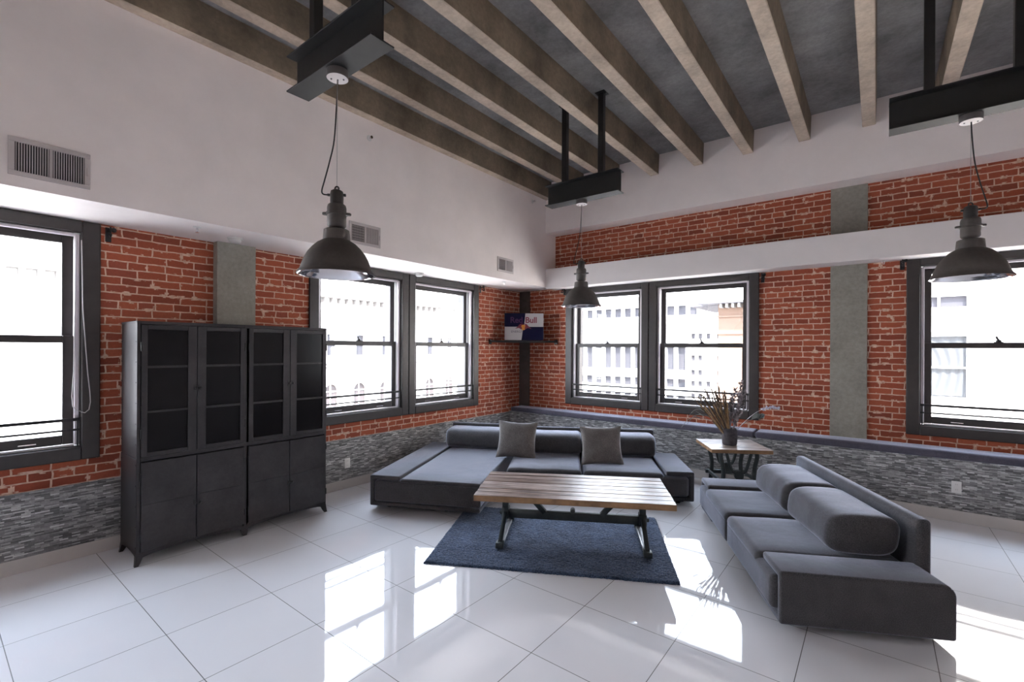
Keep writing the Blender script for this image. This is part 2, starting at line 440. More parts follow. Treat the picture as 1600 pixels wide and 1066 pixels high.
# ------------------------------------------------------------------ windows
WX, WZ = 1.195, WZ1-WZ0
def make_window(root, x0, w):
    """double-hung unit whose opening starts at local x0; local y points outward"""
    def B(): return MB()
    z0, z1, zm = WZ0, WZ1, 1.755
    f = B()   # jamb lining
    f.box(x0, x0+.012, 0, .34, z0, z1); f.box(x0+w-.012, x0+w, 0, .34, z0, z1); f.box(x0+.012, x0+w-.012, 0, .34, z1-.012, z1)
    f.box(x0+.012, x0+w-.012, .0, .34, z0, z0+.012)
    f.build('jamb_lining', FRAME, root, smooth=0)
    for xx in (x0+.0125, x0+w-.0405):
        t = B(); t.box(xx, xx+.028, .015, .062, z0+.02, z1-.02, .003, 1); t.build('side_track', TRACK, root)['label'] = 'pale vinyl side track'
    t = B(); t.box(x0+.041, x0+w-.041, .015, .058, z1-.036, z1-.013, .003, 1); t.build('lit_head_edge', TRACK, root)['label'] = 'pale strip painted as the lit edge of the head trim'  # pale strip added to imitate light on the top trim's edge
    t = B(); t.box(x0+.041, x0+w-.041, .018, .060, z0+.013, z0+.022); t.build('sill_track', TRACK, root)['label'] = 'pale sill edge'
    a, b = x0+.036, x0+w-.036
    def sash(name, y0, za, zb, top, bot):
        s = B(); st = .068
        s.box(a, a+st, y0, y0+.035, za, zb, .004, 1); s.box(b-st, b, y0, y0+.035, za, zb, .004, 1)
        s.box(a+st, b-st, y0+.001, y0+.034, zb-top, zb, .004, 1); s.box(a+st, b-st, y0+.001, y0+.034, za, za+bot, .004, 1)
        so = s.build(name, FRAME, root)
        p = B(); p.box(a+st-.004, b-st+.004, y0+.015, y0+.019, za+bot-.004, zb-top+.004); p.build('glass_pane', GLASS, so, smooth=0)
        return so
    up = sash('upper_sash', .105, zm-.029, z1-.015, .075, .058)
    lo = sash('lower_sash', .066, z0+.023, zm+.029, .058, .075)
    k = B(); cx = (a+b)/2
    k.box(cx-.035, cx+.035, .072, .098, zm+.029, zm+.037); k.lathe([(.024, 0), (.020, .018), (.012, .02)], 12, None, (cx, .085, zm+.037), cap1=True)
    k.tube([(cx, .085, zm+.053), (cx-.012, .08, zm+.074), (cx-.018, .078, zm+.092)], .010, 8)
    k.build('sash_lock', BLACK, lo)
    for hx in (a+.22*w, b-.22*w):
        h = B(); h.box(hx-.05, hx+.05, .052, .066, z0+.045, z0+.055, .003, 1); h.build('sash_lift', CHROME, lo)['label'] = 'chrome sash lift'
    g = B()
    g.box(x0+.013, x0+w-.013, -.006, .006, 1.102, 1.126); g.box(x0+.013, x0+w-.013, -.004, .004, 1.024, 1.040)
    for xx in (x0+.018, x0+w-.028): g.box(xx, xx+.010, -.005, .005, z0+.012, 1.125)
    g.build('guard_rail', BLACK, root, smooth=0)

def window_pair(names, labels, loc, rotz, u):
    """u: list of (start, width) of two openings along local x; one casing each"""
    for n, lab, (x0, w), (oa, ob) in zip(names, labels, u, ((.11, .1075), (.1075, .11))):
        root = empty(n, loc, rotz, lab, 'window', None, 'structure')
        make_window(root, x0, w)
        mid = .5*(u[1][0]+u[0][0]+u[0][1])
        xl = x0-.11 if x0 == u[0][0] else mid+.004
        xr = x0+w+.11 if x0 != u[0][0] else mid-.004
        c = MB()
        c.box(xl, x0+.004, -.028, 0, .79, 2.705, .006, 1); c.box(x0+w-.004, xr, -.028, 0, .79, 2.705, .006, 1)
        c.box(x0+.004, x0+w-.004, -.027, 0, WZ1-.006, 2.705, .005, 1); c.box(x0+.004, x0+w-.004, -.034, 0, .79, WZ0+.006, .006, 1)
        c.build('casing', FRAME, root)
HP = R(90)
# left wall: local x = +Y, local y = -X
window_pair(('window_1', 'window_2'), ('dark framed sash window at the far left beyond the frame edge', 'dark framed sash window left of the metal cabinet with a hanging blind cord'),
            (0, 0, 0), HP, [(-8.06, 1.195), (-6.755, 1.195)])
window_pair(('window_3', 'window_4'), ('dark framed sash window just right of the metal cabinet', 'dark framed sash window on the left wall nearest the room corner'),
            (0, 0, 0), HP, [(-3.55, 1.195), (-2.135, 1.195)])
window_pair(('window_5', 'window_6'), ('dark framed sash window on the right wall nearest the room corner', 'dark framed sash window behind the dried flowers'),
            (0, YB, 0), 0, [(1.075, 1.21), (2.50, 1.245)])
window_pair(('window_7', 'window_8'), ('dark framed sash window behind the right pendant lamp', 'dark framed sash window beyond the right picture edge'),
            (0, YB, 0), 0, [(5.41, 1.22), (6.85, 1.22)])

# blind cord hanging beside window_2, curtain rod brackets
mb = MB()
mb.tube([(.006, -5.600, 2.55), (.006, -5.602, 2.0), (.006, -5.608, 1.5), (.006, -5.618, 1.30), (.006, -5.612, 1.22), (.006, -5.59, 1.185), (.006, -5.568, 1.178)], .0035, 6)
mb.tube([(.032, -5.570, 2.55), (.032, -5.560, 2.0), (.032, -5.530, 1.5), (.032, -5.515, 1.33), (.034, -5.512, 1.25), (.034, -5.520, 1.19), (.032, -5.545, 1.165), (.02, -5.568, 1.175)], .0035, 6)
tag(mb.build('blind_cord', BLINDCORD), 'thin pale looped blind cord hanging beside the window left of the cabinet', 'cord')
def bracket(loc, rotz, label, s=1):
    r = empty('curtain_rod_bracket', loc, rotz, label, 'bracket', 'curtain rod brackets at window corners')
    m = MB(); m.box(-.02, .02, -.006, 0, -.06, .06, .003, 1); m.build('wall_plate', BLACK, r)
    m = MB(); m.bar((0, -.005, .02), (0, -.08, .03), .014, .014, bev=.003); m.bar((0, -.075, .055), (0, -.075, .0), .016, .012, bev=.003)
    m.tube([(0, -.075-.022*math.cos(t), -.005-.022*math.sin(t)) for t in [i*PI/8 for i in range(9)]], .007, 8); m.build('hook_arm', BLACK, r)
    m = MB(); m.lathe([(.004, -.02), (.018, -.012), (.02, 0), (.018, .012), (.004, .02)], 12, None, (.024, -.055, .035)); m.build('set_screw_knob', BLACK, r)
    return r
bracket((0, -5.40, 2.63), HP, 'black curtain rod bracket on brick left of the metal cabinet')
bracket((0, -.775, 2.655), HP, 'black curtain rod bracket on left brick wall near the room corner')
bracket((.93, YB, 2.655), 0, 'black curtain rod bracket on right brick wall beside the corner pendant lamp')
bracket((3.895, YB, 2.62), 0, 'black curtain rod bracket on brick between flowers window and flat column')
bracket((5.265, YB, 2.645), 0, 'black curtain rod bracket on brick right of the flat column')

# ------------------------------------------------------------------ bench cushions
def cushion(name, x0, x1, y0, y1, z0, z1, bev, mat, parent=None, puff=.0, seed=0, nx=10, ny=6, loc=(0, 0, 0), wr=.0):
    mb = MB(); vs = mb.box(x0, x1, y0, y1, z0, z1, bev, 4)
    bmesh.ops.subdivide_edges(mb.bm, edges=[e for e in mb.bm.edges if e.calc_length() > .12], cuts=6, use_grid_fill=True)
    cx, cy = (x0+x1)/2, (y0+y1)/2
    for v in mb.bm.verts:
        fx = 1-abs(v.co.x-cx)/((x1-x0)/2); fy = 1-abs(v.co.y-cy)/((y1-y0)/2)
        if v.co.z > (z0+z1)/2:
            e = min(1, fx*4)*min(1, fy*4)
            v.co.z += puff*e + (noise.noise(Vector((v.co.x*5+seed, v.co.y*5, seed)))*wr)
    return mb.build(name, mat, parent, loc, smooth=60)
c1 = cushion('bench_cushion', .045, 3.855, -.028, .272, .614, .688, .022, BENCHF, None, .006, 1, wr=.004)
tag(c1, 'long dark navy bench cushion running from the room corner to behind the dried flowers', 'cushion', 'window bench cushions')
c2 = cushion('bench_cushion', 3.872, 7.6, -.028, .272, .614, .690, .022, BENCHF, None, .006, 5, wr=.004)
tag(c2, 'long dark navy bench cushion under the right window behind the small sofa', 'cushion', 'window bench cushions')

# ------------------------------------------------------------------ metal cabinet
CX0, CX1, CY0, CY1 = .112, .56, -5.334, -3.765
cab = empty('cabinet', (CX0, CY0, 0), HP, 'tall dark steel cabinet with eight doors against the left brick wall', 'cabinet')
# local: x along wall (0..1.569), y: 0 = back .. -.448 = front (local y = -X world), so front at y = -D
W, D, H = CY1-CY0, CX1-CX0, 1.90
def cb(name, mat, parent, *boxes, bev=.002):
    m = MB()
    for b in boxes: m.box(*b, bev, 1)
    return m.build(name, mat, parent)
zl = .085
cb('side_panel', CAB, cab, (0, .016, -D+.004, 0, zl, .826), (.003, .016, -D+.004, 0, .83, H-.002))
cb('side_panel', CAB, cab, (W-.016, W, -D+.004, 0, zl, .826), (W-.016, W-.003, -D+.004, 0, .83, H-.002))
cb('top_panel', CAB, cab, (0, W, -D, 0, H-.014, H))
cb('back_panel', CABIN, cab, (.016, W-.016, -.010, 0, zl, H-.014))
cb('bottom_panel', CAB, cab, (.016, W-.016, -D+.02, -.010, zl, zl+.015))
cb('shelf', CABIN, cab, (.018, W-.018, -D+.03, -.012, .806, .826))
for z in (1.19, 1.54): cb('shelf', CABIN, cab, (.018, W-.018, -D+.05, -.012, z-.006, z+.006))
cb('centre_partition', CABIN, cab, (W/2-.008, W/2+.008, -D+.03, -.012, zl+.016, .805), (W/2-.008, W/2+.008, -D+.03, -.012, .827, H-.015))
fr = MB()
for x in (0, W/2-.012, W-.024): fr.box(x, x+.024, -D-.002, -D+.02, zl, H-.0, .002, 1)
fr.box(.024, W-.024, -D-.001, -D+.02, H-.028, H-.0, .002, 1); fr.box(.024, W-.024, -D-.001, -D+.02, .805, .835, .002, 1); fr.box(.024, W-.024, -D-.012, -D+.02, .832, .840, .001, 1)
fr.build('face_frame', CAB, cab)
# arched aprons and splayed feet
for xa, xb in ((.0, W/2), (W/2, W)):
    ap = MB(); n = 16
    top = [(xa+.02, .105), (xb-.02, .105)]
    low = [(xb-.02, .05)]+[(xb-.05-(xb-xa-.10)*i/n, .062+.022*math.sin(PI*i/n)**.5) for i in range(n+1)]+[(xa+.02, .05)]
    ap.prism([top[0], top[1]]+low, 'y', -D, -D+.012); ap.build('apron', CAB, cab, smooth=0)
for x in (.0, W-.0):
    sgn = 1 if x == 0 else -1
    ap = MB(); n = 12
    pts = [(-D+.004, .105), (-.004, .105), (-.004, .05)]+[(-.03-(D-.06)*i/n, .06+.024*math.sin(PI*i/n)**.5) for i in range(n+1)]+[(-D+.004, .05)]
    ap.prism(pts, 'x', x, x+sgn*.010); ap.build('side_apron', CAB, cab, smooth=0)
for x, sg in ((0, 1), (W/2, 0), (W, -1)):
    for y in (-D, -.002):
        lg = MB(); yy = 1 if y == -D else -1
        xa, xb = (x, x+.052*sg) if sg else (x-.034, x+.034)
        ta, tb = (x-.012*sg, x+.014*sg) if sg else (x-.016, x+.016)
        y2 = y+yy*.045; ty, ty2 = y-yy*.006, y+yy*.018
        A = [lg.bm.verts.new(p) for p in ((xa, y, .085), (xb, y, .085), (xb, y2, .085), (xa, y2, .085))]
        B = [lg.bm.verts.new(p) for p in ((ta, ty, 0), (tb, ty, 0), (tb, ty2, 0), (ta, ty2, 0))]
        M_ = [lg.bm.verts.new((a.co*.35+b.co*.65)+Vector((0, 0, -.004))) for a, b in zip(A, B)]
        for P_, Q_ in ((A, M_), (M_, B)):
            for i in range(4): lg.bm.faces.new((P_[i], P_[(i+1) % 4], Q_[(i+1) % 4], Q_[i]))
        lg.bm.faces.new(A); lg.bm.faces.new(B[::-1]); bmesh.ops.recalc_face_normals(lg.bm, faces=lg.bm.faces[:])
        lg.build('leg', CAB, cab, smooth=0)
dw = (W/2-.036)/2
for i in range(4):
    xs = .026+(i % 2)*(dw+.002)+(W/2-.002 if i >= 2 else 0)
    xe = xs+dw-.002; yf = -D-.016
    d = MB(); st = .052; so = .026 if i % 2 == 0 else .052; si = .052 if i % 2 == 0 else .026
    za, zb = .842, H-.030
    d.box(xs, xs+so+.012, yf, yf+.014, za, zb, .002, 1); d.box(xe-si-.012, xe, yf, yf+.014, za, zb, .002, 1)
    gx0, gx1 = xs+so+.012, xe-si-.012
    d.box(gx0, gx1, yf+.0005, yf+.0135, zb-.035, zb, .002, 1); d.box(gx0, gx1, yf+.0005, yf+.0135, za, za+.032, .002, 1)
    for z in (1.19, 1.54): d.box(gx0, gx1, yf+.001, yf+.012, z-.009, z+.009, .001, 1)
    do = d.build('glass_door', CAB, cab)
    p = MB(); p.box(gx0-.003, gx1+.003, yf+.0125, yf+.0150, za+.03, zb-.033); p.build('glass_pane', CABGLASS, do, smooth=0)
    hx = xe-.016 if i % 2 == 0 else xs+.016
    h = MB(); h.lathe([(.004, 0), (.004, .012), (.011, .016), (.012, .022), (.007, .027)], 12, cap1=True)
    bmesh.ops.transform(h.bm, matrix=Matrix.Translation((hx, yf, 1.355)) @ Matrix.Rotation(R(90), 4, 'X'), verts=h.bm.verts[:])
    h.box(hx-.008, hx+.008, yf-.003, yf, 1.325, 1.385, .001, 1); h.build('handle', BLACK, do)
    hg = MB(); hxx = xs-.006 if i % 2 == 0 else xe-.002
    hg.bm.free()
    for z in (1.02, 1.70): hg = MB(); hg.lathe([(.006, -.035), (.006, .035)], 10, None, (hxx+.004, yf-.001, z), True, True); hg.build('hinge', BLACK, do)
    # lower solid door: two sheet panels with a horizontal seam
    d = MB(); za, zb = .108, .800
    d.box(xs, xe, yf+.002, yf+.014, za, zb, .002, 1)
    d.box(xs+.004, xe-.004, yf, yf+.004, .472, zb-.004, .0015, 1); d.box(xs+.004, xe-.004, yf, yf+.004, za+.004, .466, .0015, 1)
    do = d.build('steel_door', CAB, cab)
    h = MB(); h.lathe([(.004, 0), (.004, .012), (.011, .016), (.012, .022), (.007, .027)], 12, cap1=True)
    bmesh.ops.transform(h.bm, matrix=Matrix.Translation((hx, yf, .40)) @ Matrix.Rotation(R(90), 4, 'X'), verts=h.bm.verts[:])
    h.box(hx-.008, hx+.008, yf-.003, yf, .37, .43, .001, 1); h.build('handle', BLACK, do)
    for z in (.22, .68): hg = MB(); hg.lathe([(.006, -.03), (.006, .03)], 10, None, (hxx+.004, yf-.001, z), True, True); hg.build('hinge', BLACK, do)
for z in [.14+.16*i for i in range(11)]:
    for y in (-D+.022, -.022): rv = MB(); rv.box(-.003, .001, y-.005, y+.005, z-.005, z+.005, .0015, 1); rv.build('rivet', CAB, cab)

# ------------------------------------------------------------------ sofas
def rounded_block(name, x0, x1, y0, y1, z0, z1, bev, parent, mat, puff=0, seed=0, wr=.003):
    return cushion(name, x0, x1, y0, y1, z0, z1, bev, mat, parent, puff, seed, wr=wr)
def arm_wrap(name, xo, wid, thick, y0, y1, z0, z1, sgn, parent, mat, under, zt=None):
    """C-shaped upholstered wrap: top slab, outer side, bottom slab; sgn=+1 opens towards +x"""
    t = thick; X = lambda v: xo+sgn*v
    pts = [(X(0), z0), (X(under), z0), (X(under), z0+t*.8), (X(t), z0+t*.8), (X(t), z1-t), (X(wid), z1-t), (X(wid), z1), (X(0), z1)]
    m = MB(); m.prism(pts, 'y', y0, y1, .017, 3)
    rr = .075   # the rear upper corner is softly rounded
    for q in (0, .2, .4, .6, .8):
        for co_, no in (((0, y1-rr+rr*q, 0), (0, 1, 0)), ((0, 0, z1-rr+rr*q), (0, 0, 1))):
            bmesh.ops.bisect_plane(m.bm, geom=m.bm.verts[:]+m.bm.edges[:]+m.bm.faces[:], plane_co=co_, plane_no=no)
    for v in m.bm.verts:
        dy, dz = v.co.y-(y1-rr), v.co.z-(z1-rr)
        if dy > 0 and dz > 0:
            k_ = max(dy, dz)/math.hypot(dy, dz); v.co.y = y1-rr+dy*k_; v.co.z = z1-rr+dz*k_
    return m.build(name, mat, parent, smooth=50)
def bolster(name, x0, x1, yc, zb, dep, hgt, parent, mat, seed=0):
    """squashed roll cushion lying along x"""
    m = MB(); n, L = 36, 30; rings = []
    for i in range(L+1):
        t = i/L; e = min(t, 1-t)*(x1-x0)
        s = 1 if e > .06 else (.80+.20*math.sqrt(max(0, 1-((.06-e)/.06)**2)))
        ring = []
        for k in range(n):
            a = 2*PI*k/n; ca, sa = math.cos(a), math.sin(a)
            ex = 2/3.5
            y = math.copysign(abs(ca)**ex, ca)*dep/2; z = math.copysign(abs(sa)**ex, sa)*hgt/2
            y += (.5-z/hgt)*-.03
            w = noise.noise(Vector((t*5+seed, a*.9, seed*1.7)))*.006+noise.noise(Vector((t*26+seed, a*1.2, 3)))*.004*(1 if e < .15 else .25)
            px, py, pz = x0+t*(x1-x0), yc+y*s*(1+w*2), zb+hgt/2+z*s*(1+w*3)
            ring.append(m.bm.verts.new((px, py, max(pz, zb))))
        rings.append(ring)
    for A, B in zip(rings, rings[1:]):
        for k in range(n): m.bm.faces.new((A[k], A[(k+1) % n], B[(k+1) % n], B[k]))
    for ring, fl, xx in ((rings[0], 1, x0), (rings[-1], 0, x1)):
        c = m.bm.verts.new((xx+(-.014 if fl else .014), yc, zb+hgt*.5))
        for k in range(n):
            m.bm.faces.new((c, ring[(k+1) % n], ring[k]) if fl else (c, ring[k], ring[(k+1) % n]))
    return m.build(name, mat, parent, smooth=70)
def pillow(w, h, t, seed):
    m = MB(); N = 22; g = {}
    for sd in (1, -1):
        for i in range(N+1):
            for j in range(N+1):
                u, v = 2*i/N-1, 2*j/N-1
                edge = i in (0, N) or j in (0, N)
                if edge and sd == -1: g[sd, i, j] = g[1, i, j]; continue
                pinch = 1-.10*(1-u*u)*abs(v)**3; pinch2 = 1-.10*(1-v*v)*abs(u)**3
                th = t/2*((1-abs(u)**2.6)*(1-abs(v)**2.6))**.55
                th += noise.noise(Vector((u*2.2+seed, v*2.2, sd)))*.010*(1-max(abs(u), abs(v))**4)
                g[sd, i, j] = m.bm.verts.new((u*w/2*pinch2, -sd*th if not edge else 0, v*h/2*pinch))
        for i in range(N):
            for j in range(N):
                q = [g[sd, i, j], g[sd, i+1, j], g[sd, i+1, j+1], g[sd, i, j+1]]
                m.bm.faces.new(q if sd == 1 else q[::-1])
    return m

ZS, ZA = .345, .365
# chaise unit
ch = empty('chaise_sofa', (.86, -3.445, 0), R(26.5), 'charcoal chaise section with wide low arm, left of the other sofa section', 'sofa')
arm_wrap('arm', 0, .335, .048, 0, 1.84, .045, ZA, 1, ch, SOFA, 1.20)
rounded_block('seat', .058, 1.205, -.012, 1.93, .100, .314, .020, ch, SOFA, 0, 2)
rounded_block('seat_cushion', .345, 1.21, -.015, 1.93, .300, ZS, .022, ch, SOFA, .006, 3)
rounded_block('back_panel', .24, 1.19, 1.955, 2.025, .05, .625, .025, ch, SOFA, 0, 4, 0)
bolster('bolster', .30, 1.18, 1.70, ZS+.012, .42, .255, ch, SOFA, 1.3)
b_ = MB(); b_.box(.09, 1.15, .08, 1.88, .024, .050); b_.build('base', SOFAD, ch, smooth=0)
for x in (.16, .80):
    for y in (.14, 1.72): m = MB(); m.lathe([(.022, .0), (.028, .03)], 12, None, (x, y, 0), True, True); m.build('foot', BLACK, ch)

def seat_unit(root, L, left_arm, sw, zt=.635, py=1.14, d_arm=1.0, bdep=.50, splits=None, bols=None, front=-.03):
    """local origin = front outer corner of the right arm; x runs negative towards the left"""
    arm_wrap('arm', 0, .30, .048, 0, d_arm, .045, ZA, -1, root, SOFA, .42)
    if left_arm: arm_wrap('arm', -L, .30, .048, 0, d_arm, .045, ZA, 1, root, SOFA, .42)
    for i, (a, b) in enumerate(splits):
        lo_a = a+(.058 if (left_arm and i == 0) else 0); lo_b = b-(.058 if i == len(splits)-1 else 0)
        hi_a = a+(.312 if (left_arm and i == 0) else 0); hi_b = b-(.312 if i == len(splits)-1 else 0)
        rounded_block('seat', lo_a+.004, lo_b-.004, front+.003, py-.09, .098, .310, .035, root, SOFA, 0, 7+i)
        rounded_block('seat_cushion', hi_a+.004, hi_b-.004, front, py-.09, .250, ZS, .045, root, SOFA, .010, 9+i, .006)
    rounded_block('back_panel', -L+.07, -.24, py-.08, py, .05, zt, .028, root, SOFA, 0, 11, 0)
    for i, (a, b) in enumerate(bols): bolster('bolster', a, b, py-.095-bdep/2, ZS+.014, bdep, .262, root, SOFA, 2.1+i*3+L)
    b_ = MB(); b_.box(-L+.1, -.1, .06, py-.15, .024, .050); b_.build('base', SOFAD, root, smooth=0)
    for x in (-L+.15, -.15):
        for y in (.10, py-.22): m = MB(); m.lathe([(.022, .0), (.028, .03)], 12, None, (x, y, 0), True, True); m.build('foot', BLACK, root)

s1 = empty('sofa', (3.50, -1.185, 0), R(31), 'charcoal two seat sofa section holding the square grey throw pillows', 'sofa')
seat_unit(s1, 2.03, False, .8, zt=.635, py=1.16, splits=[(-2.06, -1.205), (-1.195, 0)], bols=[(-1.98, -1.20), (-1.17, -.29)], bdep=.43)
s2 = empty('sofa', (4.594, -3.175, 0), R(-62), 'charcoal low sofa on the right with two fat bolsters and its arm end towards us', 'sofa')
seat_unit(s2, 2.10, True, .8, zt=.65, py=.955, d_arm=.93, splits=[(-2.10, -1.055), (-1.045, 0)], bols=[(-1.78, -1.08), (-1.04, -.33)], bdep=.43, front=-.035)

pm = pillow(.50, .47, .14, 1); p1 = pm.build('throw_pillow', PILLOW, None, smooth=70)
p1.location = (1.512, -1.752, .345+.215); p1.rotation_euler = Euler((R(-20), R(3), R(34)), 'XYZ')
tag(p1, 'square grey throw pillow where the chaise meets the two seat section', 'pillow', 'square throw pillows on the sofas')
pm = pillow(.50, .46, .14, 5.3); p2 = pm.build('throw_pillow', PILLOW, None, smooth=70)
p2.location = (2.48, -1.372, .345+.212); p2.rotation_euler = Euler((R(-20), R(-1), R(36)), 'XYZ')
tag(p2, 'square grey throw pillow in the middle of the two seat section', 'pillow', 'square throw pillows on the sofas')

# ------------------------------------------------------------------ rug
RA = Vector((2.238, -3.915)); RB = Vector((3.945, -2.985)); ang = math.atan2(RB.y-RA.y, RB.x-RA.x)
rl, rd = (RB-RA).length, 1.33
m = MB(); NX, NY = 260, 180
vg = [[None]*(NY+1) for _ in range(NX+1)]
for i in range(NX+1):
    for j in range(NY+1):
        ed = min(i, NX-i, j, NY-j)
        z = .017+random.uniform(-.004, .004)+noise.noise(Vector((i*.05, j*.05, 0)))*.002
        if ed == 0: z = .001
        elif ed == 1: z = .011+random.uniform(-.003, .003)
        jx, jy = random.uniform(-.0022, .0022), random.uniform(-.0022, .0022)
        if ed <= 1: jx *= 2.2; jy *= 2.2
        vg[i][j] = m.bm.verts.new((rl*i/NX+jx, rd*j/NY+jy, z))
for i in range(NX):
    for j in range(NY): m.bm.faces.new((vg[i][j], vg[i+1][j], vg[i+1][j+1], vg[i][j+1]))
tag(m.build('rug', RUG, None, (RA.x, RA.y, 0), ang, smooth=180), 'shaggy dark blue rug under the wooden coffee table', 'rug')

# ------------------------------------------------------------------ coffee table
ct = empty('coffee_table', (2.915, -2.765, .0), R(30.0), 'low coffee table of weathered boards on an iron trestle base', 'table')
TL, TW, TZ = 1.635, .771, .472
m = MB(); nb = 7; bw = TW/nb
for i in range(nb):
    y0 = -TW/2+i*bw; e = random.uniform(-.004, .004)
    vs = m.box(-TL/2+e, TL/2+random.uniform(-.004, .004), y0+.0042, y0+bw-.0042, TZ-.050, TZ+random.uniform(-.0015, .0015), .003, 1)
for f in m.bm.faces:
    pass
m.mats = [WOODC, WOODE]
for f in m.bm.faces: f.material_index = 0 if f.normal.z > .5 else 1
m.bm.normal_update()
for f in m.bm.faces: f.material_index = 0 if f.normal.z > .5 else 1
m.build('tabletop', None, ct, smooth=30)
g = MB(); g.box(-.10, .10, -TW/2+.05, TW/2-.05, TZ-.062, TZ-.0505); g.build('batten', WOODE, ct, smooth=0)
zr = .022
for sx in (-1, 1):
    x = sx*.605
    tr = MB()
    tr.bar((x, -.325, zr+.012), (x, .325, zr+.012), .050, .022, bev=.004, m=IRONL)
    tr.mats and None
    trestle = tr.build('foot_bar', None, ct); trestle['label'] = 'bare steel foot bar'
    for sy in (-1, 1):
        lg = MB()
        lg.bar((x, sy*.318, zr+.028), (x, sy*.040, .215), .042, .034, up=(1, 0, 0), bev=.004)
        lg.box(x-.033, x+.033, sy*.318-.035, sy*.318+.035, zr+.001, zr+.048, .006, 2)
        lg.build('leg', IRON, ct)
    p = MB()
    p.box(x-.032, x+.032, -.05, .05, .165, .262, .008, 2); p.box(x-.026, x+.026, -.036, .036, .255, .405, .005, 2); p.box(x-.04, x+.04, -.28, .28, .400, TZ-.0505, .004, 1)
    vv = p.lathe([(.012, -.05), (.016, -.045), (.016, .045), (.012, .05)], 12, None, (0, 0, 0), True, True)
    for v in vv: v.co = Vector((x+v.co.z*1.1, v.co.x, .205+v.co.y))
    p.build('hub_post', IRON, ct)
g = MB(); g.box(-.575, .575, -.022, .022, .166, .240, .006, 2)
g.build('stretcher', IRON, ct)
for sx in (-1, 1):
    g = MB(); g.bar((sx*.25, 0, .225), (sx*.43, 0, TZ-.056), .044, .046, up=(0, 1, 0), bev=.004); g.build('brace', IRON, ct)
g = MB(); g.lathe([(.018, -.03), (.022, -.02), (.022, .02), (.018, .03)], 14, None, (0, 0, 0), True, True)
for v in g.bm.verts: v.co = Vector((v.co.x, v.co.z, .255+v.co.y))
g.build('crank_boss', IRON, ct)

# ------------------------------------------------------------------ side table with vase and dried flowers
st = empty('side_table', (3.735, -.555, 0), R(32), 'small square plank side table between the sofas by the bench wall', 'table')
SW_, SD_, SZ = .645, .61, .602
m = MB(); nb = 6; bw = SD_/nb
for i in range(nb):
    y0 = -SD_/2+i*bw
    m.box(-SW_/2, SW_/2, y0+.002, y0+bw-.002, SZ-.042, SZ, .003, 1)
m.mats = [WOODS, WOODE]; m.bm.normal_update()
for f in m.bm.faces: f.material_index = 0 if f.normal.z > .5 else 1
m.build('tabletop', None, st, smooth=30)
def spl(P, n=6):
    out = []
    for i in range(len(P)-1):
        p0, p1, p2, p3 = (Vector(P[max(i-1, 0)]), Vector(P[i]), Vector(P[i+1]), Vector(P[min(i+2, len(P)-1)]))
        for k in range(n):
            t = k/n; out.append(.5*((2*p1)+(-p0+p2)*t+(2*p0-5*p1+4*p2-p3)*t*t+(-p0+3*p1-3*p2+p3)*t**3))
    out.append(Vector(P[-1])); return out
for sx in (-1, 1):
    for sy in (-1, 1):
        lg = MB(); x, y = sx*.172, sy*.20
        lg.tube(spl([(x+sx*.012, y, SZ-.044), (x+sx*.022, y, .50), (x-sx*.006, y, .36), (x+sx*.0, y, .22), (x+sx*.014, y, .08), (x+sx*.016, y, .0)]), .023, 10)
        lg.build('leg', IRON, st)
for sy in (-1, 1):
    u = MB(); y = sy*.20
    u.tube(spl([(-.135, y, SZ-.045), (-.11, y, .46), (-.07, y, .345), (0, y, .31), (.07, y, .345), (.11, y, .46), (.135, y, SZ-.045)]), .017, 10)
    vv = u.lathe([(.012, -.03), (.05, -.022), (.05, .022), (.012, .03)], 16, None, (0, 0, 0), True, True)
    for v in vv: v.co = Vector((v.co.x, y+v.co.z*.6, .295+v.co.y))
    u.build('curved_yoke', IRON, st)
    u = MB(); u.bar((-.24, y, .235), (.24, y, .235), .034, .045, bev=.008); u.build('stretcher', IRON, st)
for sx in (-1, 1):
    u = MB(); u.bar((sx*.20, -.18, .235), (sx*.20, .18, .235), .028, .036, bev=.006); u.build('side_stretcher', IRON, st)

vx, vy = 3.715, -.60
va = MB()
va.lathe([(.0, 0), (.068, .0), (.078, .012), (.082, .06), (.080, .13), (.075, .175), (.070, .192), (.064, .188), (.066, .15), (.068, .03), (0, .02)], 40)
for v in va.bm.verts:
    a = math.atan2(v.co.y, v.co.x); s_ = 1+.05*noise.noise(Vector((math.cos(a)*3, math.sin(a)*3, v.co.z*14)))
    v.co.x *= s_; v.co.y *= s_
tag(va.build('vase', VASE, None, (vx, vy, SZ+.001)), 'dark rough cylindrical vase on the small side table', 'vase')
fl = empty('dried_flowers', (vx, vy, SZ+.03), R(38), 'bunch of dried straw, dark sprigs and grey leaves standing in the dark vase', 'flowers')
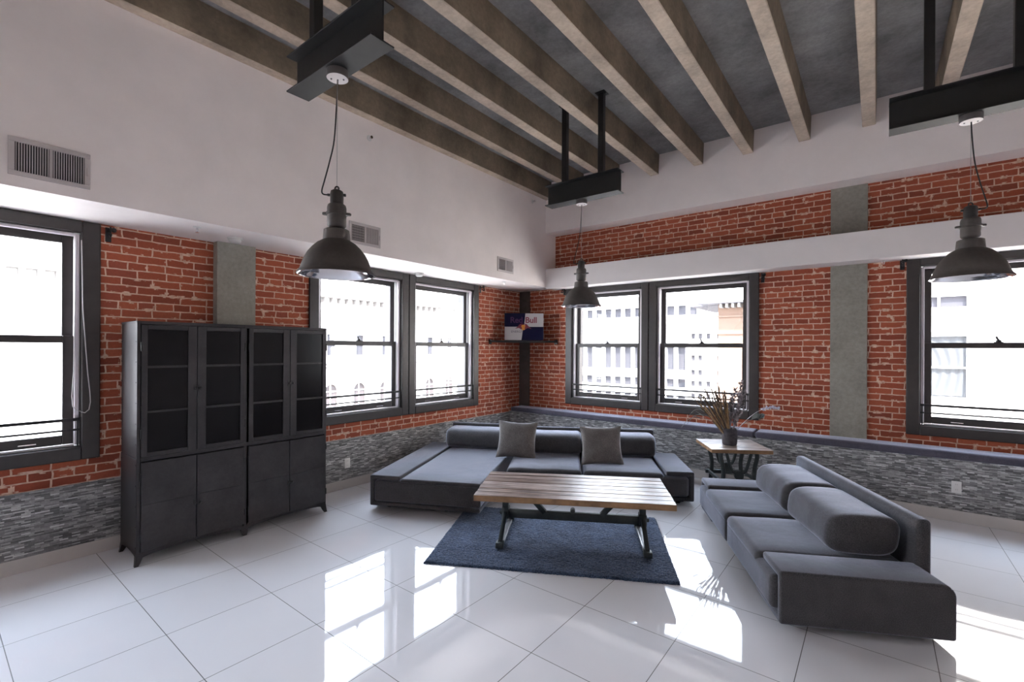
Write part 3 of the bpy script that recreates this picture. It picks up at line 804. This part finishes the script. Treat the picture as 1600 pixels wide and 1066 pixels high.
# local x = to the right as seen from the sofa group, y = away, z up; origin inside the vase
def leaf(m, p, d, ln, w, mat=None):
    p = Vector(p); d = Vector(d).normalized(); sd = d.cross(Vector((random.uniform(-1, 1), random.uniform(-1, 1), .6))).normalized(); nrm = sd.cross(d)
    a = m.bm.verts.new(p); c = m.bm.verts.new(p+d*ln); l1 = m.bm.verts.new(p+d*ln*.45+sd*w+nrm*w*.25); r1 = m.bm.verts.new(p+d*ln*.45-sd*w+nrm*w*.25)
    mid = m.bm.verts.new(p+d*ln*.5-nrm*w*.12)
    for q in ((a, l1, mid), (l1, c, mid), (c, r1, mid), (r1, a, mid)): m.bm.faces.new(q)
def straw_fan(n, a0, a1, l0, l1, mat, name, spike):
    for i in range(n):
        m = MB(); t = i/(n-1); a = R(a0+(a1-a0)*t+random.uniform(-3, 3)); L = random.uniform(l0, l1); yy = random.uniform(-.18, .18)
        b = Vector((-.02+random.uniform(-.02, .03), random.uniform(-.02, .02), .05)); d = Vector((math.sin(a), yy*.5, math.cos(a)))
        P = [b, b+d*L*.5+Vector((0, 0, .01)), b+d*L]
        m.tube(spl(P, 4), [.0062]*4+[.0055]*4+[.004], 6)
        for k in range(spike):
            q = b+d*L*(.62+.40*k/spike); dd = (d+Vector((random.uniform(-.35, .35), random.uniform(-.35, .35), random.uniform(-.1, .2))))
            leaf(m, q, dd, .06, .008)
        m.build(name, mat, fl, smooth=60)
straw_fan(14, -38, -2, .38, .50, STRAW, 'straw_stalk', 5)
straw_fan(13, -40, -4, .50, .61, STRAWD, 'dark_seed_stalk', 11)
for a, L in ((-58, .46), (-66, .50), (-50, .50)):
    m = MB(); d = Vector((math.sin(R(a)), .05, math.cos(R(a)))); b = Vector((-.03, 0, .1))
    P = [b, b+d*L*.5+Vector((0, 0, .06)), b+d*L*.85+Vector((-.02, 0, -.0)), b+d*L+Vector((-.06, 0, -.14))]
    m.tube(spl(P), .0025, 5); leaf(m, b+d*L*.6+Vector((0, 0, .03)), d, .16, .009); m.build('grass_blade', LEAFG, fl, smooth=60)
for a, L, n in ((4, .58, 44), (9, .52, 44), (16, .56, 46), (-2, .44, 34), (22, .42, 34), (10, .66, 56), (13, .54, 46), (1, .50, 40)):
    m = MB(); d = Vector((math.sin(R(a)), random.uniform(-.15, .1), math.cos(R(a)))); b = Vector((random.uniform(-.02, .03), 0, .05))
    m.tube([b, b+d*L*.5, b+d*L], [.0045, .0035, .002], 6)
    for k in range(n):
        q = b+d*L*(.30+.70*k/n); leaf(m, q, d*.6+Vector((random.uniform(-1, 1), random.uniform(-1, 1), random.uniform(-.2, .8))), random.uniform(.030, .052), .013)
    m.build('leafy_sprig', STEMG, fl, smooth=60)
for a, L in ((42, .36),):
    m = MB(); d = Vector((math.sin(R(a)), -.05, math.cos(R(a)))); b = Vector((.03, 0, .08))
    P = spl([b, b+d*L*.5, b+Vector((math.sin(R(a+10)), -.05, math.cos(R(a+10))))*L*.9, b+Vector((math.sin(R(a+16)), -.05, math.cos(R(a+16))))*L*1.0])
    m.tube(P, .0035, 6)
    for k in range(9 if L < .5 else 6):
        q = P[int(len(P)*(.55+.06*k)) if int(len(P)*(.55+.06*k)) < len(P) else -1]
        leaf(m, q, d+Vector((random.uniform(-.3, .5), random.uniform(-.4, .4), random.uniform(-.4, .4))), .085, .024)
    m.build('eucalyptus_stem', LEAFG, fl, smooth=60)
m = MB(); b = Vector((.04, 0, .1))
P = spl([b, (.18, -.01, .25), (.30, -.02, .35), (.42, -.02, .40), (.50, -.02, .405), (.56, -.02, .395)])
m.tube(P, .003, 6)
for k in range(110):
    t = .5+.5*k/110; q = P[min(int(t*(len(P)-1)), len(P)-1)]
    leaf(m, q, (random.uniform(-.6, 1), random.uniform(-1, 1), random.uniform(-1, 1)), .028, .010)
m.build('white_flower_spike', LAVEN, fl, smooth=60)

# ------------------------------------------------------------------ hanging steel beams and pendant lamps
def hung_beam(x, y, label):
    r = empty('hanging_steel_beam', (x, y, 0), 0, label, 'beam', 'hanging black steel beams')
    z0, z1, L = 3.325, 3.555, .448
    m = MB()
    m.box(-L, L, -.005, .005, z0+.008, z1-.008); m.box(-L, L, -.075, .075, z0, z0+.010, .002, 1); m.box(-L, L, -.075, .075, z1-.010, z1, .002, 1)
    m.build('i_beam', BEAMB, r, smooth=0)
    for sx in (-1, 1):
        p = MB(); p.box(sx*.225-.030, sx*.225+.030, -.030, .030, z1, ZSL-.009, .004, 1); po = p.build('post', BLACK, r)
        p = MB(); p.box(sx*.225-.055, sx*.225+.055, -.055, .055, ZSL-.009, ZSL-.001, .002, 1)
        for bx in (-.042, .042): p.lathe([(.008, -.008), (.008, 0)], 8, None, (sx*.225+bx, 0, ZSL-.009), True, True)
        p.build('ceiling_plate', BLACK, po)
    return r
def pendant(x, y, rot, zrim, label):
    zc = 3.324
    r = empty('pendant_lamp', (x, y, 0), rot, label, 'lamp', 'industrial pendant lamps')
    m = MB(); m.lathe([(.0, zc), (.062, zc), (.062, zc-.040), (.060, zc-.044)], 32, CANSIDE); m.lathe([(.060, zc-.044), (.012, zc-.047), (.0, zc-.047)], 32, CANOPY)
    for k in (-.035, .035): m.lathe([(.005, zc-.050), (.005, zc-.045)], 8, CANSIDE, (k, 0, 0), True)
    m.build('canopy', None, r)
    z = zrim
    sh = MB()
    outer = [(.219, .0), (.217, .008), (.207, .018), (.198, .034), (.190, .058), (.178, .092), (.160, .125), (.135, .158), (.108, .184), (.082, .200), (.077, .204), (.072, .262), (.066, .266), (.03, .268)]
    sh.lathe([(q, z+h) for q, h in outer], 56, LAMPG)
    sh.build('shade', None, r, smooth=40)
    ins = MB(); ins.lathe([(.216, z+.001), (.214, z+.009), (.204, z+.018), (.194, z+.034), (.186, z+.058), (.174, z+.090), (.155, z+.122), (.130, z+.152), (.10, z+.175), (.06, z+.19), (.0, z+.192)], 56)
    ins.build('reflector', LAMPIN, r)['label'] = 'polished reflector inside the shade'
    bl = MB(); bl.lathe([(.0, z+.06), (.025, z+.068), (.034, z+.09), (.03, z+.115), (.017, z+.14), (.016, z+.19)], 20); bl.build('bulb', PLATE, r)
    bd = MB()
    bd.lathe([(.030, z+.262), (.030, z+.275), (.046, z+.280), (.053, z+.290), (.054, z+.345), (.0545, z+.350), (.054, z+.395), (.050, z+.410), (.040, z+.418), (.02, z+.419)], 32)
    bd.build('socket_housing', LAMPG, r, smooth=40)
    fg = MB()
    for sx in (-1, 1):
        fg.prism([(sx*(.050), -.02), (sx*(.078), -.014), (sx*.083, 0), (sx*.078, .014), (sx*.050, .02)][::sx], 'z', z+.352, z+.366, .003, 1)
    fg.lathe([(.0545, z+.350), (.059, z+.352), (.059, z+.366), (.0545, z+.368)], 32)
    fg.build('clamp_ring', LAMPG, r, smooth=40)
    cp = MB(); cp.lathe([(.036, z+.418), (.037, z+.425), (.038, z+.475), (.034, z+.492), (.022, z+.500), (.0, z+.502)], 28)
    cp.tube([(.011*math.cos(t), 0, z+.508+.013*math.sin(t)) for t in [R(-40)+i*R(260)/14 for i in range(15)]], .0045, 8)
    cp.bar((-.037, 0, z+.470), (-.054, 0, z+.470), .014, .014, bev=.003); cp.bar((.037, 0, z+.472), (.052, 0, z+.472), .016, .016, bev=.004)
    cp.build('cap', LAMPG if False else MATS['lamp_cap'], r, smooth=40)
    w = MB(); w.tube([(0, 0, z+.520), (0, 0, zc-.046)], .0017, 6); w.build('suspension_wire', WIRE, r)
    c = MB(); c.tube(spl([(.0, .004, zc-.046), (-.004, .006, zc-.15), (-.018, .006, z+.80), (-.045, .004, z+.66), (-.072, .002, z+.55), (-.085, 0, z+.495), (-.078, 0, z+.474), (-.052, 0, z+.470)]), .0042, 8)
    c.build('power_cord', CORD, r)
    return r
MATS['lamp_cap'] = metal_worn('lamp_cap', (.045, .040, .038, 1), .5, .3, .3)
hung_beam(2.51, -1.90, 'black steel beam hung from the ceiling near the room corner')
hung_beam(2.53, -4.86, 'black steel beam hung from the ceiling above the metal cabinet side')
hung_beam(5.56, -1.90, 'black steel beam hung from the ceiling above the right sofa')
pendant(2.497, -1.90, R(15), 2.165, 'grey bell pendant lamp hanging near the room corner')
pendant(2.545, -4.86, R(45), 2.125, 'grey bell pendant lamp hanging near the metal cabinet')
pendant(5.552, -1.90, R(190), 2.20, 'grey bell pendant lamp hanging in front of the right window')

# ------------------------------------------------------------------ corner shelf and sign
sh = empty('corner_shelf', (0, YB, 1.80), 0, 'thin black shelf spanning the brick corner under the sign', 'shelf')
m = MB(); m.prism([(.004, -.855), (.05, -.865), (.79, -.06), (.79, -.004), (.225, -.004), (.225, -.032), (.004, -.032)], 'z', .0, .034, .004, 1); m.build('board', BLACK, sh)
m = MB(); m.box(.002, .016, -.86, -.80, -.03, .05, .002, 1); m.box(.74, .80, -.016, -.002, -.03, .05, .002, 1); m.build('wall_bracket', BLACK, sh)
sg = empty('sign', (.432, -.165, 1.836), R(38), 'navy and silver drink advertising sign standing on the corner shelf', 'sign')
sw, shh, th = .640, .452, .05
m = MB(); m.box(-sw/2-.006, sw/2+.006, 0, th, 0, shh, .004, 1); m.build('case', BLACK, sg)
yq = -.002
def quadp(name, pts, mat):
    q = MB(); q.prism(pts, 'y', yq, 0.0005); return q.build(name, mat, sg, smooth=0)
hw, mid = sw/2, .225
quadp('navy_field', [(-hw, mid), (.0, mid), (.022, shh-.004), (-hw, shh-.004)], NAVY)
quadp('silver_field', [(.0, mid), (hw, mid), (hw, shh-.004), (.022, shh-.004)], SILVER)
quadp('silver_field', [(-hw, .004), (-.042, .004), (-.012, mid), (-hw, mid)], SILVER)
quadp('navy_field', [(-.042, .004), (hw, .004), (hw, mid), (-.012, mid)], NAVY)
def text(s, size, x, z, mat, name, spacing=1.0, bold=0):
    cu = bpy.data.curves.new(name, 'FONT'); cu.body = s; cu.size = size; cu.extrude = .0008; cu.space_character = spacing; cu.offset = bold
    tmp = bpy.data.objects.new(name+'_tmp', cu); me = bpy.data.meshes.new_from_object(tmp); me.name = name
    bpy.data.objects.remove(tmp); bpy.data.curves.remove(cu); me.materials.clear(); me.materials.append(mat)
    o = bpy.data.objects.new(name, me); COL.objects.link(o); o.parent = sg
    o.location = (x, yq-.001, z); o.rotation_euler = (R(90), 0, 0); return o
text('Bull', .135, .018, .292, RED, 'lettering', .98, .003)
text('Red', .135, -.232, .292, DKRED, 'lettering', .98, .003)
text('ENERGY', .050, -.215, .128, GREYT, 'small_lettering', 1.05)
# emblem: sun disc with two facing charging shapes
e = MB(); n = 28
e.prism([(-.012+.046*math.cos(2*PI*k/n), .215+.046*math.sin(2*PI*k/n)) for k in range(n)], 'y', yq-.0022, yq); e.build('sun_disc', ORANGE, sg, smooth=0)
e = MB()
bull = [(-.030, .200), (-.045, .225), (-.040, .262), (-.015, .285), (-.070, .268), (-.098, .236), (-.122, .214), (-.150, .190), (-.112, .200), (-.088, .206), (-.062, .190), (-.045, .180)]
e.prism(bull, 'y', yq-.003, yq-.0002); e.prism([(-.024-x, z) for x, z in bull][::-1], 'y', yq-.003, yq-.0002); e.build('emblem', RED, sg, smooth=0)

# ------------------------------------------------------------------ vents, outlets, detectors, sprinklers
def vent(y0, y1, z0, z1, label, style):
    w, h = y1-y0, z1-z0
    r = empty('air_vent', (.745, y0, z0), HP, label, 'vent', 'air vents in the left white wall')
    b = .03
    m = MB(); m.box(0, w, -.010, 0, 0, b, .002, 1); m.box(0, w, -.010, 0, h-b, h, .002, 1); m.box(0, b, -.0098, 0, b, h-b, .002, 1); m.box(w-b, w, -.0098, 0, b, h-b, .002, 1)
    m.box(w/2-.008, w/2+.008, -.009, 0, b, h-b, .001, 1); m.box(w-.019, w-.013, -.018, -.008, h*.38, h*.6, .001, 1); m.build('frame', MATS['vent_paint'], r)
    m = MB(); m.box(b, w-b, -.0015, -.0005, b, h-b); m.build('backing', VENTD, r, smooth=0)
    if style == 1:
        for half in (0, 1):
            xa = b if half == 0 else w/2+.008; xb = w/2-.008 if half == 0 else w-b; n = 13
            for k in range(n):
                x = xa+(xb-xa)*(k+.5)/n; s = MB(); s.bar((x+.003, -.002, h/2), (x-.002, -.0085, h/2), .0018 if False else h-2*b, .002, up=(1, 0, 0)); s.build('louver', MATS['vent_paint'], r, smooth=0)
    else:
        n = 12
        for half, (xa, xb) in enumerate(((b, w/2-.008), (w/2+.008, w-b))):
            for k in range(n):
                x = xa+(xb-xa)*(k+.5)/n; s = MB(); s.box(x-.0012-(.0018 if half else 0), x+.0012+(.0018 if half else 0), -.007, -.002, b, h-b); s.build('louver', MATS['vent_paint'], r, smooth=0)
        s = MB()
        for k in range(6):
            z = b+(h-2*b)*(k+.5)/6; s.box(b, w/2-.008, -.0045, -.002, z-.0015, z+.0015)
        s.build('cross_vane', MATS['vent_paint'], r, smooth=0)
MATS['vent_paint'] = plain('vent_paint', (.55, .50, .495, 1), .5)
vent(-6.032, -5.642, 2.782, 3.025, 'white air vent high on the wall above the left window', 1)
vent(-3.632, -3.246, 2.790, 3.016, 'white air vent behind the large left pendant lamp', 2)
vent(-1.240, -.868, 2.815, 3.026, 'white air vent nearest the room corner', 2)
def outlet(loc, rotz, label):
    r = empty('power_outlet', loc, rotz, label, 'outlet', 'white power outlets in the slate')
    m = MB(); m.box(-.037, .037, -.006, 0, -.060, .060, .003, 2); m.build('cover_plate', PLATE, r)
    for z in (-.026, .026):
        m = MB(); m.box(-.017, .017, -.0075, -.005, z-.016, z+.016, .002, 1); so = m.build('socket', PLATE, r)
        m = MB(); m.box(-.008, -.005, -.008, -.007, z-.004, z+.008); m.box(.005, .008, -.008, -.007, z-.003, z+.007); m.build('slot', PLATED, so, smooth=0)
outlet((.010, -3.168, .304), HP, 'white power outlet in the slate between cabinet and chaise')
outlet((5.676, -.001, .342), 0, 'white power outlet in the slate behind the right sofa')
def detector(x, y, label):
    r = empty('smoke_detector', (x, y, ZSOF), 0, label, 'detector', 'white smoke detectors on the soffit')
    m = MB(); m.lathe([(.0, 0), (.062, 0), (.062, -.012), (.058, -.016)], 32); m.build('mount_ring', PLATE, r)
    m = MB(); m.lathe([(.052, -.016), (.050, -.034), (.038, -.044), (0, -.046)], 32); m.build('cap', PLATE, r)
detector(.364, -4.568, 'white smoke detector on the soffit above the grey concrete column')
detector(.181, -2.205, 'white smoke detector on the soffit above the middle window pair')
def sprinkler(loc, rot, label, wall=False):
    r = empty('fire_sprinkler', tuple(Vector(loc)+Euler(rot).to_matrix() @ Vector((0, 0, .003))), 0, label, 'sprinkler', 'fire sprinklers'); r.rotation_euler = rot
    m = MB(); m.lathe([(0, 0), (.034, 0), (.030, -.006), (.012, -.008)], 20); m.build('escutcheon', PLATE, r)
    m = MB(); m.lathe([(.008, -.008), (.008, -.022)], 10); m.tube([(.008, 0, -.02), (.012, 0, -.034), (.003, 0, -.045)], .003, 6); m.tube([(-.008, 0, -.02), (-.012, 0, -.034), (-.003, 0, -.045)], .003, 6)
    m.lathe([(0, -.045), (.016, -.045), (.016, -.048), (0, -.048)], 14); m.build('nozzle', CHROME, r)
sprinkler((.531, -4.926, ZSOF), (0, 0, 0), 'fire sprinkler on the soffit left of the concrete column')
sprinkler((.60, -.90, ZSOF), (0, 0, 0), 'fire sprinkler on the soffit close to the room corner')
sprinkler((5.10, .15, 2.69), (0, 0, 0), 'fire sprinkler under the white beam beside the flat column')
sprinkler((.745, -3.391, 3.952), (0, R(-90), 0), 'fire sprinkler on the white wall right of the large pendant cord')
sprinkler((.745, -.378, 4.03), (0, R(-90), 0), 'fire sprinkler high on the white wall at the room corner')

# ------------------------------------------------------------------ city outside
CAMP = Vector((5.045, -6.376, 1.7))
def facade(mb, axis, plane, u0, u1, z0, z1, holes, depth, sgn, m):
    """wall sheet with rectangular recesses; sgn = direction of depth along the axis"""
    us = sorted({u0, u1, *[h[0] for h in holes], *[h[1] for h in holes]}); zs = sorted({z0, z1, *[h[2] for h in holes], *[h[3] for h in holes]})
    P = (lambda u, z, d: (plane+sgn*d, u, z)) if axis == 'X' else (lambda u, z, d: (u, plane+sgn*d, z))
    for a, b in zip(us, us[1:]):
        for c, d in zip(zs, zs[1:]):
            cu, cz = (a+b)/2, (c+d)/2
            if any(h[0] < cu < h[1] and h[2] < cz < h[3] for h in holes): continue
            mb.quad([P(a, c, 0), P(b, c, 0), P(b, d, 0), P(a, d, 0)], m)
    for a, b, c, d in holes:
        for p, q in (((a, c), (b, c)), ((b, c), (b, d)), ((b, d), (a, d)), ((a, d), (a, c))):
            mb.quad([P(*p, 0), P(*q, 0), P(*q, depth), P(*p, depth)], m)
    # flanks, top and rear so that the block has its real depth
    T = 10
    for (a, c), (b, d) in (((u0, z0), (u0, z1)), ((u1, z0), (u1, z1)), ((u0, z1), (u1, z1)), ((u0, z0), (u1, z0))):
        mb.quad([P(a, c, 0), P(b, d, 0), P(b, d, T), P(a, c, T)], m)
    mb.quad([P(u0, z0, T), P(u1, z0, T), P(u1, z1, T), P(u0, z1, T)], m)
def far(u, z, axis, k):
    c = CAMP.y if axis == 'X' else CAMP.x
    return c+k*(u-c), CAMP.z+k*(z-CAMP.z)

# palace front across the street, seen through the left windows
k = 2.0; PX = CAMP.x+k*(-13-CAMP.x)
bl = empty('stone_building', (PX, 0, -16), 0, 'pale classical stone building seen through the left windows', 'building')
ZO = 16
wins, arcs = [], []
for i in range(-4, 10):
    y = 4.37+1.36*i+.02*i
    a, z = far(y-.21, 1.37, 'X', k); b, z2 = far(y+.21, 2.26, 'X', k); wins.append((a, b, z+ZO, z2+ZO))
    a, z = far(y-.32, -1.6, 'X', k); b, z2 = far(y+.32, .15, 'X', k); arcs.append((a, b, z+ZO, z2+ZO))
ya, _ = far(-9.5, 0, 'X', k); yb, _ = far(22, 0, 'X', k)
mb = MB(); facade(mb, 'X', 0, ya, yb, 0, 12+ZO, wins+arcs, .35, -1, STONE)
for zc_, hh, pr in ((3.30, .10, .35), (3.95, .16, .9), (1.08, .06, .25), (2.75, .05, .15), (.92, .04, .15), (4.25, .08, .6)):
    _, z = far(0, zc_, 'X', k); mb.box(-.01, pr, ya, yb, z-hh*k+ZO, z+hh*k+ZO, m=STONE); mb.box(-.01, pr*.6, ya, yb, z-hh*k-.05+ZO, z-hh*k+ZO, m=FLINE)  # thin dark strip below each band is its painted shadow line
mb.build('wall', None, bl, smooth=0)
mb = MB(); n = 0
for i in range(60):
    y, z = far(-9+.36*i, 3.62, 'X', k); mb.box(0, .55, y-.14, y+.14, z-.10+ZO, z+.28+ZO)
mb.build('shade_painted_modillions', FLINE, bl, smooth=0)
for a, b, z, z2 in wins:
    w = MB(); w.box(-.30, -.26, a, b, z, z2); w.box(-.25, -.21, a, b, (z+z2)/2-.05, (z+z2)/2+.05, m=None); w.build('window', FWIN, bl, smooth=0)
for a, b, z, z2 in arcs:
    w = MB(); c = (a+b)/2; rr = (b-a)/2; top = z2-rr
    pts = [(a, z), (b, z)]+[(c+rr*math.cos(PI*t/12), top+rr*math.sin(PI*t/12)) for t in range(13)]
    w.prism(pts, 'x', -.30, -.26); wo = w.build('arched_window', FWINP, bl, smooth=0)
    w = MB(); w.prism([(a-.01, top), (c+rr*math.cos(PI), top)]+[(c+rr*math.cos(PI-PI*t/12), top+rr*math.sin(PI*t/12)) for t in range(13)]+[(b+.01, top), (b+.01, z2+.01), (a-.01, z2+.01)], 'x', -.26, -.02)
    w.box(-.25, -.2, c-.05, c+.05, z, z2); w.box(-.25, -.2, a, b, top-.05, top+.05); w.build('arch_surround', STONE, wo, smooth=0)

# office block seen through the right wall's first window
k = 1.4; PY = CAMP.y+k*(28-CAMP.y)
bl = empty('office_building', (0, PY, -16), 0, 'white office building with tall grey windows beyond the corner window', 'building')
wins = []
for i in range(-2, 11):
    x = -13.72+.84*i
    for za, zb in ((.18, 1.85), (-1.10, -.48), (-2.6, -1.7), (4.2, 4.9)):
        a, z = far(x-.29, za, 'Y', k); b, z2 = far(x+.29, zb, 'Y', k); wins.append((a, b, z+ZO, z2+ZO))
xa, _ = far(-19, 0, 'Y', k); xb, _ = far(-5.1, 0, 'Y', k)
_, zt = far(0, 6.0, 'Y', k)
mb = MB(); facade(mb, 'Y', 0, xa, xb, 0, zt+ZO, wins, .4, 1, STONEW)
for zc_, hh, pr in ((2.25, .07, .4), (3.3, .05, .3), (-.15, .06, .2), (5.8, .15, .9)):
    _, z = far(0, zc_, 'Y', k); mb.box(xa, xb, -pr, .01, z-hh*k+ZO, z+hh*k+ZO, m=STONEW); mb.box(xa, xb, -pr*.6, .01, z-hh*k-.06+ZO, z-hh*k+ZO, m=FLINE)  # dark strip under each band paints in its shade
mb.build('wall', None, bl, smooth=0)
for a, b, z, z2 in wins:
    w = MB(); w.box(a, b, .30, .34, z, z2); w.build('window', FWIN, bl, smooth=0)

# cream apartment block right of it
k = 1.3; PY = CAMP.y+k*(26-CAMP.y)
bl = empty('apartment_building', (0, PY, -16), 0, 'cream apartment building with small windows beyond the flowers window', 'building')
wins = []
for x in (-4.73, -4.27, -3.75, -3.10, -2.62, -1.9, -1.3, -.6, .1, .7):
    for za in (.98, .0, -.75, -1.6, 2.45):
        if x == -3.75 and za in (.98, 0): continue
        a, z = far(x-.13, za-.05, 'Y', k); b, z2 = far(x+.13, za+.32, 'Y', k); wins.append((a, b, z+ZO, z2+ZO))
xa, _ = far(-5.05, 0, 'Y', k); xb, _ = far(2.5, 0, 'Y', k); _, zt = far(0, 3.35, 'Y', k)
mb = MB(); facade(mb, 'Y', 0, xa, xb, 0, zt+ZO, wins, .25, 1, STONE)
mb.box(xa-.3, xb, -.4, .01, zt-.25+ZO, zt+.05+ZO, m=STONE)
mb.build('wall', None, bl, smooth=0)
for a, b, z, z2 in wins:
    w = MB(); w.box(a, b, .18, .22, z, z2); w.build('window', FWIN, bl, smooth=0)

# terracotta block with a deep cornice
k = 1.0; PY = 18.0
bl = empty('terracotta_building', (0, PY, -16), 0, 'terracotta fronted building with a deep bracketed cornice beyond the flowers window', 'building')
mb = MB(); facade(mb, 'Y', 0, -1.12, 5.1, 0, 4.1+ZO, [], .2, 1, STONEO)
mb.box(-1.2, 5.1, -.10, .01, 3.28+ZO, 3.36+ZO); mb.box(-1.2, 5.1, -.06, .01, 2.45+ZO, 2.50+ZO)
mb.build('wall', STONEO, bl, smooth=0)
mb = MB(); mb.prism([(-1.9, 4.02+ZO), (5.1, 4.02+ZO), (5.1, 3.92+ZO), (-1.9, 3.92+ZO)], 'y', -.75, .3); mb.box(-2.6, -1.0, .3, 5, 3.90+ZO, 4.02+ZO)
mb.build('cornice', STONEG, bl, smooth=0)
mb = MB()
for i in range(18): mb.box(-.95+.27*i, -.83+.27*i, -.5, 0, 3.72+ZO, 3.92+ZO)
mb.build('shade_painted_cornice_brackets', FLINE, bl, smooth=0)

# near neighbour wall with a draped window
bl = empty('brick_building', (0, 8.2, -16), 0, 'cream painted brick building with a draped window close beyond the right window', 'building')
CB = NT('cream_brick'); co = wall_coords(CB, 'Y'); br = CB.node('ShaderNodeTexBrick'); CB.link(co, br.inputs['Vector'])
for kk, v in dict(Scale=1, Mortar_Size=.006, Brick_Width=.21, Row_Height=.068).items(): br.inputs[kk.replace('_', ' ')].default_value = v
br.inputs['Color1'].default_value = (.60, .56, .51, 1); br.inputs['Color2'].default_value = (.56, .52, .47, 1); br.inputs['Mortar'].default_value = (.72, .68, .63, 1)
CB.link(br.outputs['Color'], CB.bsdf.inputs['Base Color']); CB.set(Roughness=.9)
hol = [(5.55, 6.72, .56+ZO, 2.10+ZO), (5.55, 6.72, 2.63+ZO, 3.02+ZO)]
mb = MB(); facade(mb, 'Y', 0, 5.2, 16, 0, 9+ZO, hol, .12, 1, CB.m); mb.box(5.5, 6.80, -.04, .0, 2.12+ZO, 2.22+ZO, m=FWHITE)
mb.build('wall', None, bl, smooth=0)
for a, b, z, z2 in hol:
    w = MB(); f = .07
    w.box(a, a+f, .02, .09, z, z2); w.box(b-f, b, .02, .09, z, z2); w.box(a+f, b-f, .02, .09, z, z+f); w.box(a+f, b-f, .02, .09, z2-f, z2)
    if z2 > 2.5+ZO: w.box(6.16, 6.20, .02, .08, z+f, z2-f)
    else: w.box(a+f, b-f, .02, .08, 1.29+ZO, 1.33+ZO)
    wo = w.build('window_frame', FWHITE, bl, smooth=0)
    p = MB(); p.box(a+f, b-f, .10, .11, z+f, z2-f); p.build('glass', FWIN if z2 > 2.5+ZO else DRAPE, wo, smooth=0)
m = MB(); NX, NY = 60, 20
vg = []
for i in range(NX+1):
    row = []
    for j in range(NY+1):
        t = j/NY; u = i/NX; xx = 6.64-(1.0-.25*math.sin(PI*t))*u; zz = .66+1.36*t
        ph = u*26+math.sin(t*3)*2+(1-t)*u*8
        row.append(m.bm.verts.new((xx, .085+.012*math.sin(ph), zz+ZO)))
    vg.append(row)
for i in range(NX):
    for j in range(NY): m.bm.faces.new((vg[i][j], vg[i+1][j], vg[i+1][j+1], vg[i][j+1]))
m.build('drape', DRAPE, bl, smooth=90)
o = MB(); o.box(-150, 150, -150, 150, -16.3, -16); o = struct(o.build('street_ground', ASPHALT, smooth=0), 'pale street level far below the windows', 'ground')

# ------------------------------------------------------------------ light
w = bpy.data.worlds.new('sky'); SC.world = w; w.use_nodes = True
nt = w.node_tree; bg = nt.nodes['Background']
tc = nt.nodes.new('ShaderNodeTexCoord'); sp = nt.nodes.new('ShaderNodeSeparateXYZ'); nt.links.new(tc.outputs['Generated'], sp.inputs[0])
rp = nt.nodes.new('ShaderNodeValToRGB'); nt.links.new(sp.outputs[2], rp.inputs[0])
rp.color_ramp.elements[0].position = .0; rp.color_ramp.elements[0].color = (.93, .955, 1.0, 1)
rp.color_ramp.elements[1].position = .6; rp.color_ramp.elements[1].color = (.70, .82, 1.0, 1)
nt.links.new(rp.outputs[0], bg.inputs[0]); bg.inputs[1].default_value = 3.2
su = bpy.data.lights.new('sun', 'SUN'); su.energy = 5.5; su.angle = R(2); su.color = (1, .96, .9)
so = bpy.data.objects.new('sun', su); COL.objects.link(so)
so.rotation_euler = Vector((-.50, .62, -1.05)).to_track_quat('-Z', 'Y').to_euler()
def portal(loc, rot, sx, sy):
    l = bpy.data.lights.new('sky_portal', 'AREA'); l.shape = 'RECTANGLE'; l.size = sx; l.size_y = sy; l.cycles.is_portal = True
    o = bpy.data.objects.new('sky_portal', l); COL.objects.link(o); o.location = loc; o.rotation_euler = rot
for a, b in LW: portal((-.345, (a+b)/2, (WZ0+WZ1)/2), (R(90), 0, R(-90)), b-a, WZ1-WZ0)
for a, b in RW: portal(((a+b)/2, .645, (WZ0+WZ1)/2), (R(-90), 0, 0), b-a, WZ1-WZ0)
for a, b, c, d in EW: portal((XE+.29, (a+b)/2, (c+d)/2), (R(90), 0, R(90)), b-a, d-c)
for a, b, c, d in SW: portal(((a+b)/2, YS-.29, (c+d)/2), (R(90), 0, 0), b-a, d-c)

# ------------------------------------------------------------------ camera
cam = bpy.data.cameras.new('camera'); co_ = bpy.data.objects.new('camera', cam); COL.objects.link(co_)
cam.sensor_width = 36; cam.lens = 36*727.26/1600; cam.shift_y = 11.64/1600; cam.clip_start = .05; cam.clip_end = 500
co_.matrix_world = Matrix.Translation(CAMP) @ Matrix.Rotation(.66437896, 4, 'Z') @ Matrix.Rotation(R(90), 4, 'X') @ Matrix.Rotation(.0050565, 4, 'Z')
SC.camera = co_
vs = SC.view_settings; vs.view_transform = 'Standard'; vs.look = 'None'; vs.gamma = 1; vs.exposure = 2.82; vs.use_curve_mapping = False
SC.cycles.use_denoising = True
try: SC.cycles.denoiser = 'OPENIMAGEDENOISE'
except Exception: pass
SC.cycles.max_bounces = 14; SC.cycles.diffuse_bounces = 7; SC.cycles.glossy_bounces = 6; SC.cycles.transparent_max_bounces = 16
SC.cycles.sample_clamp_indirect = 8
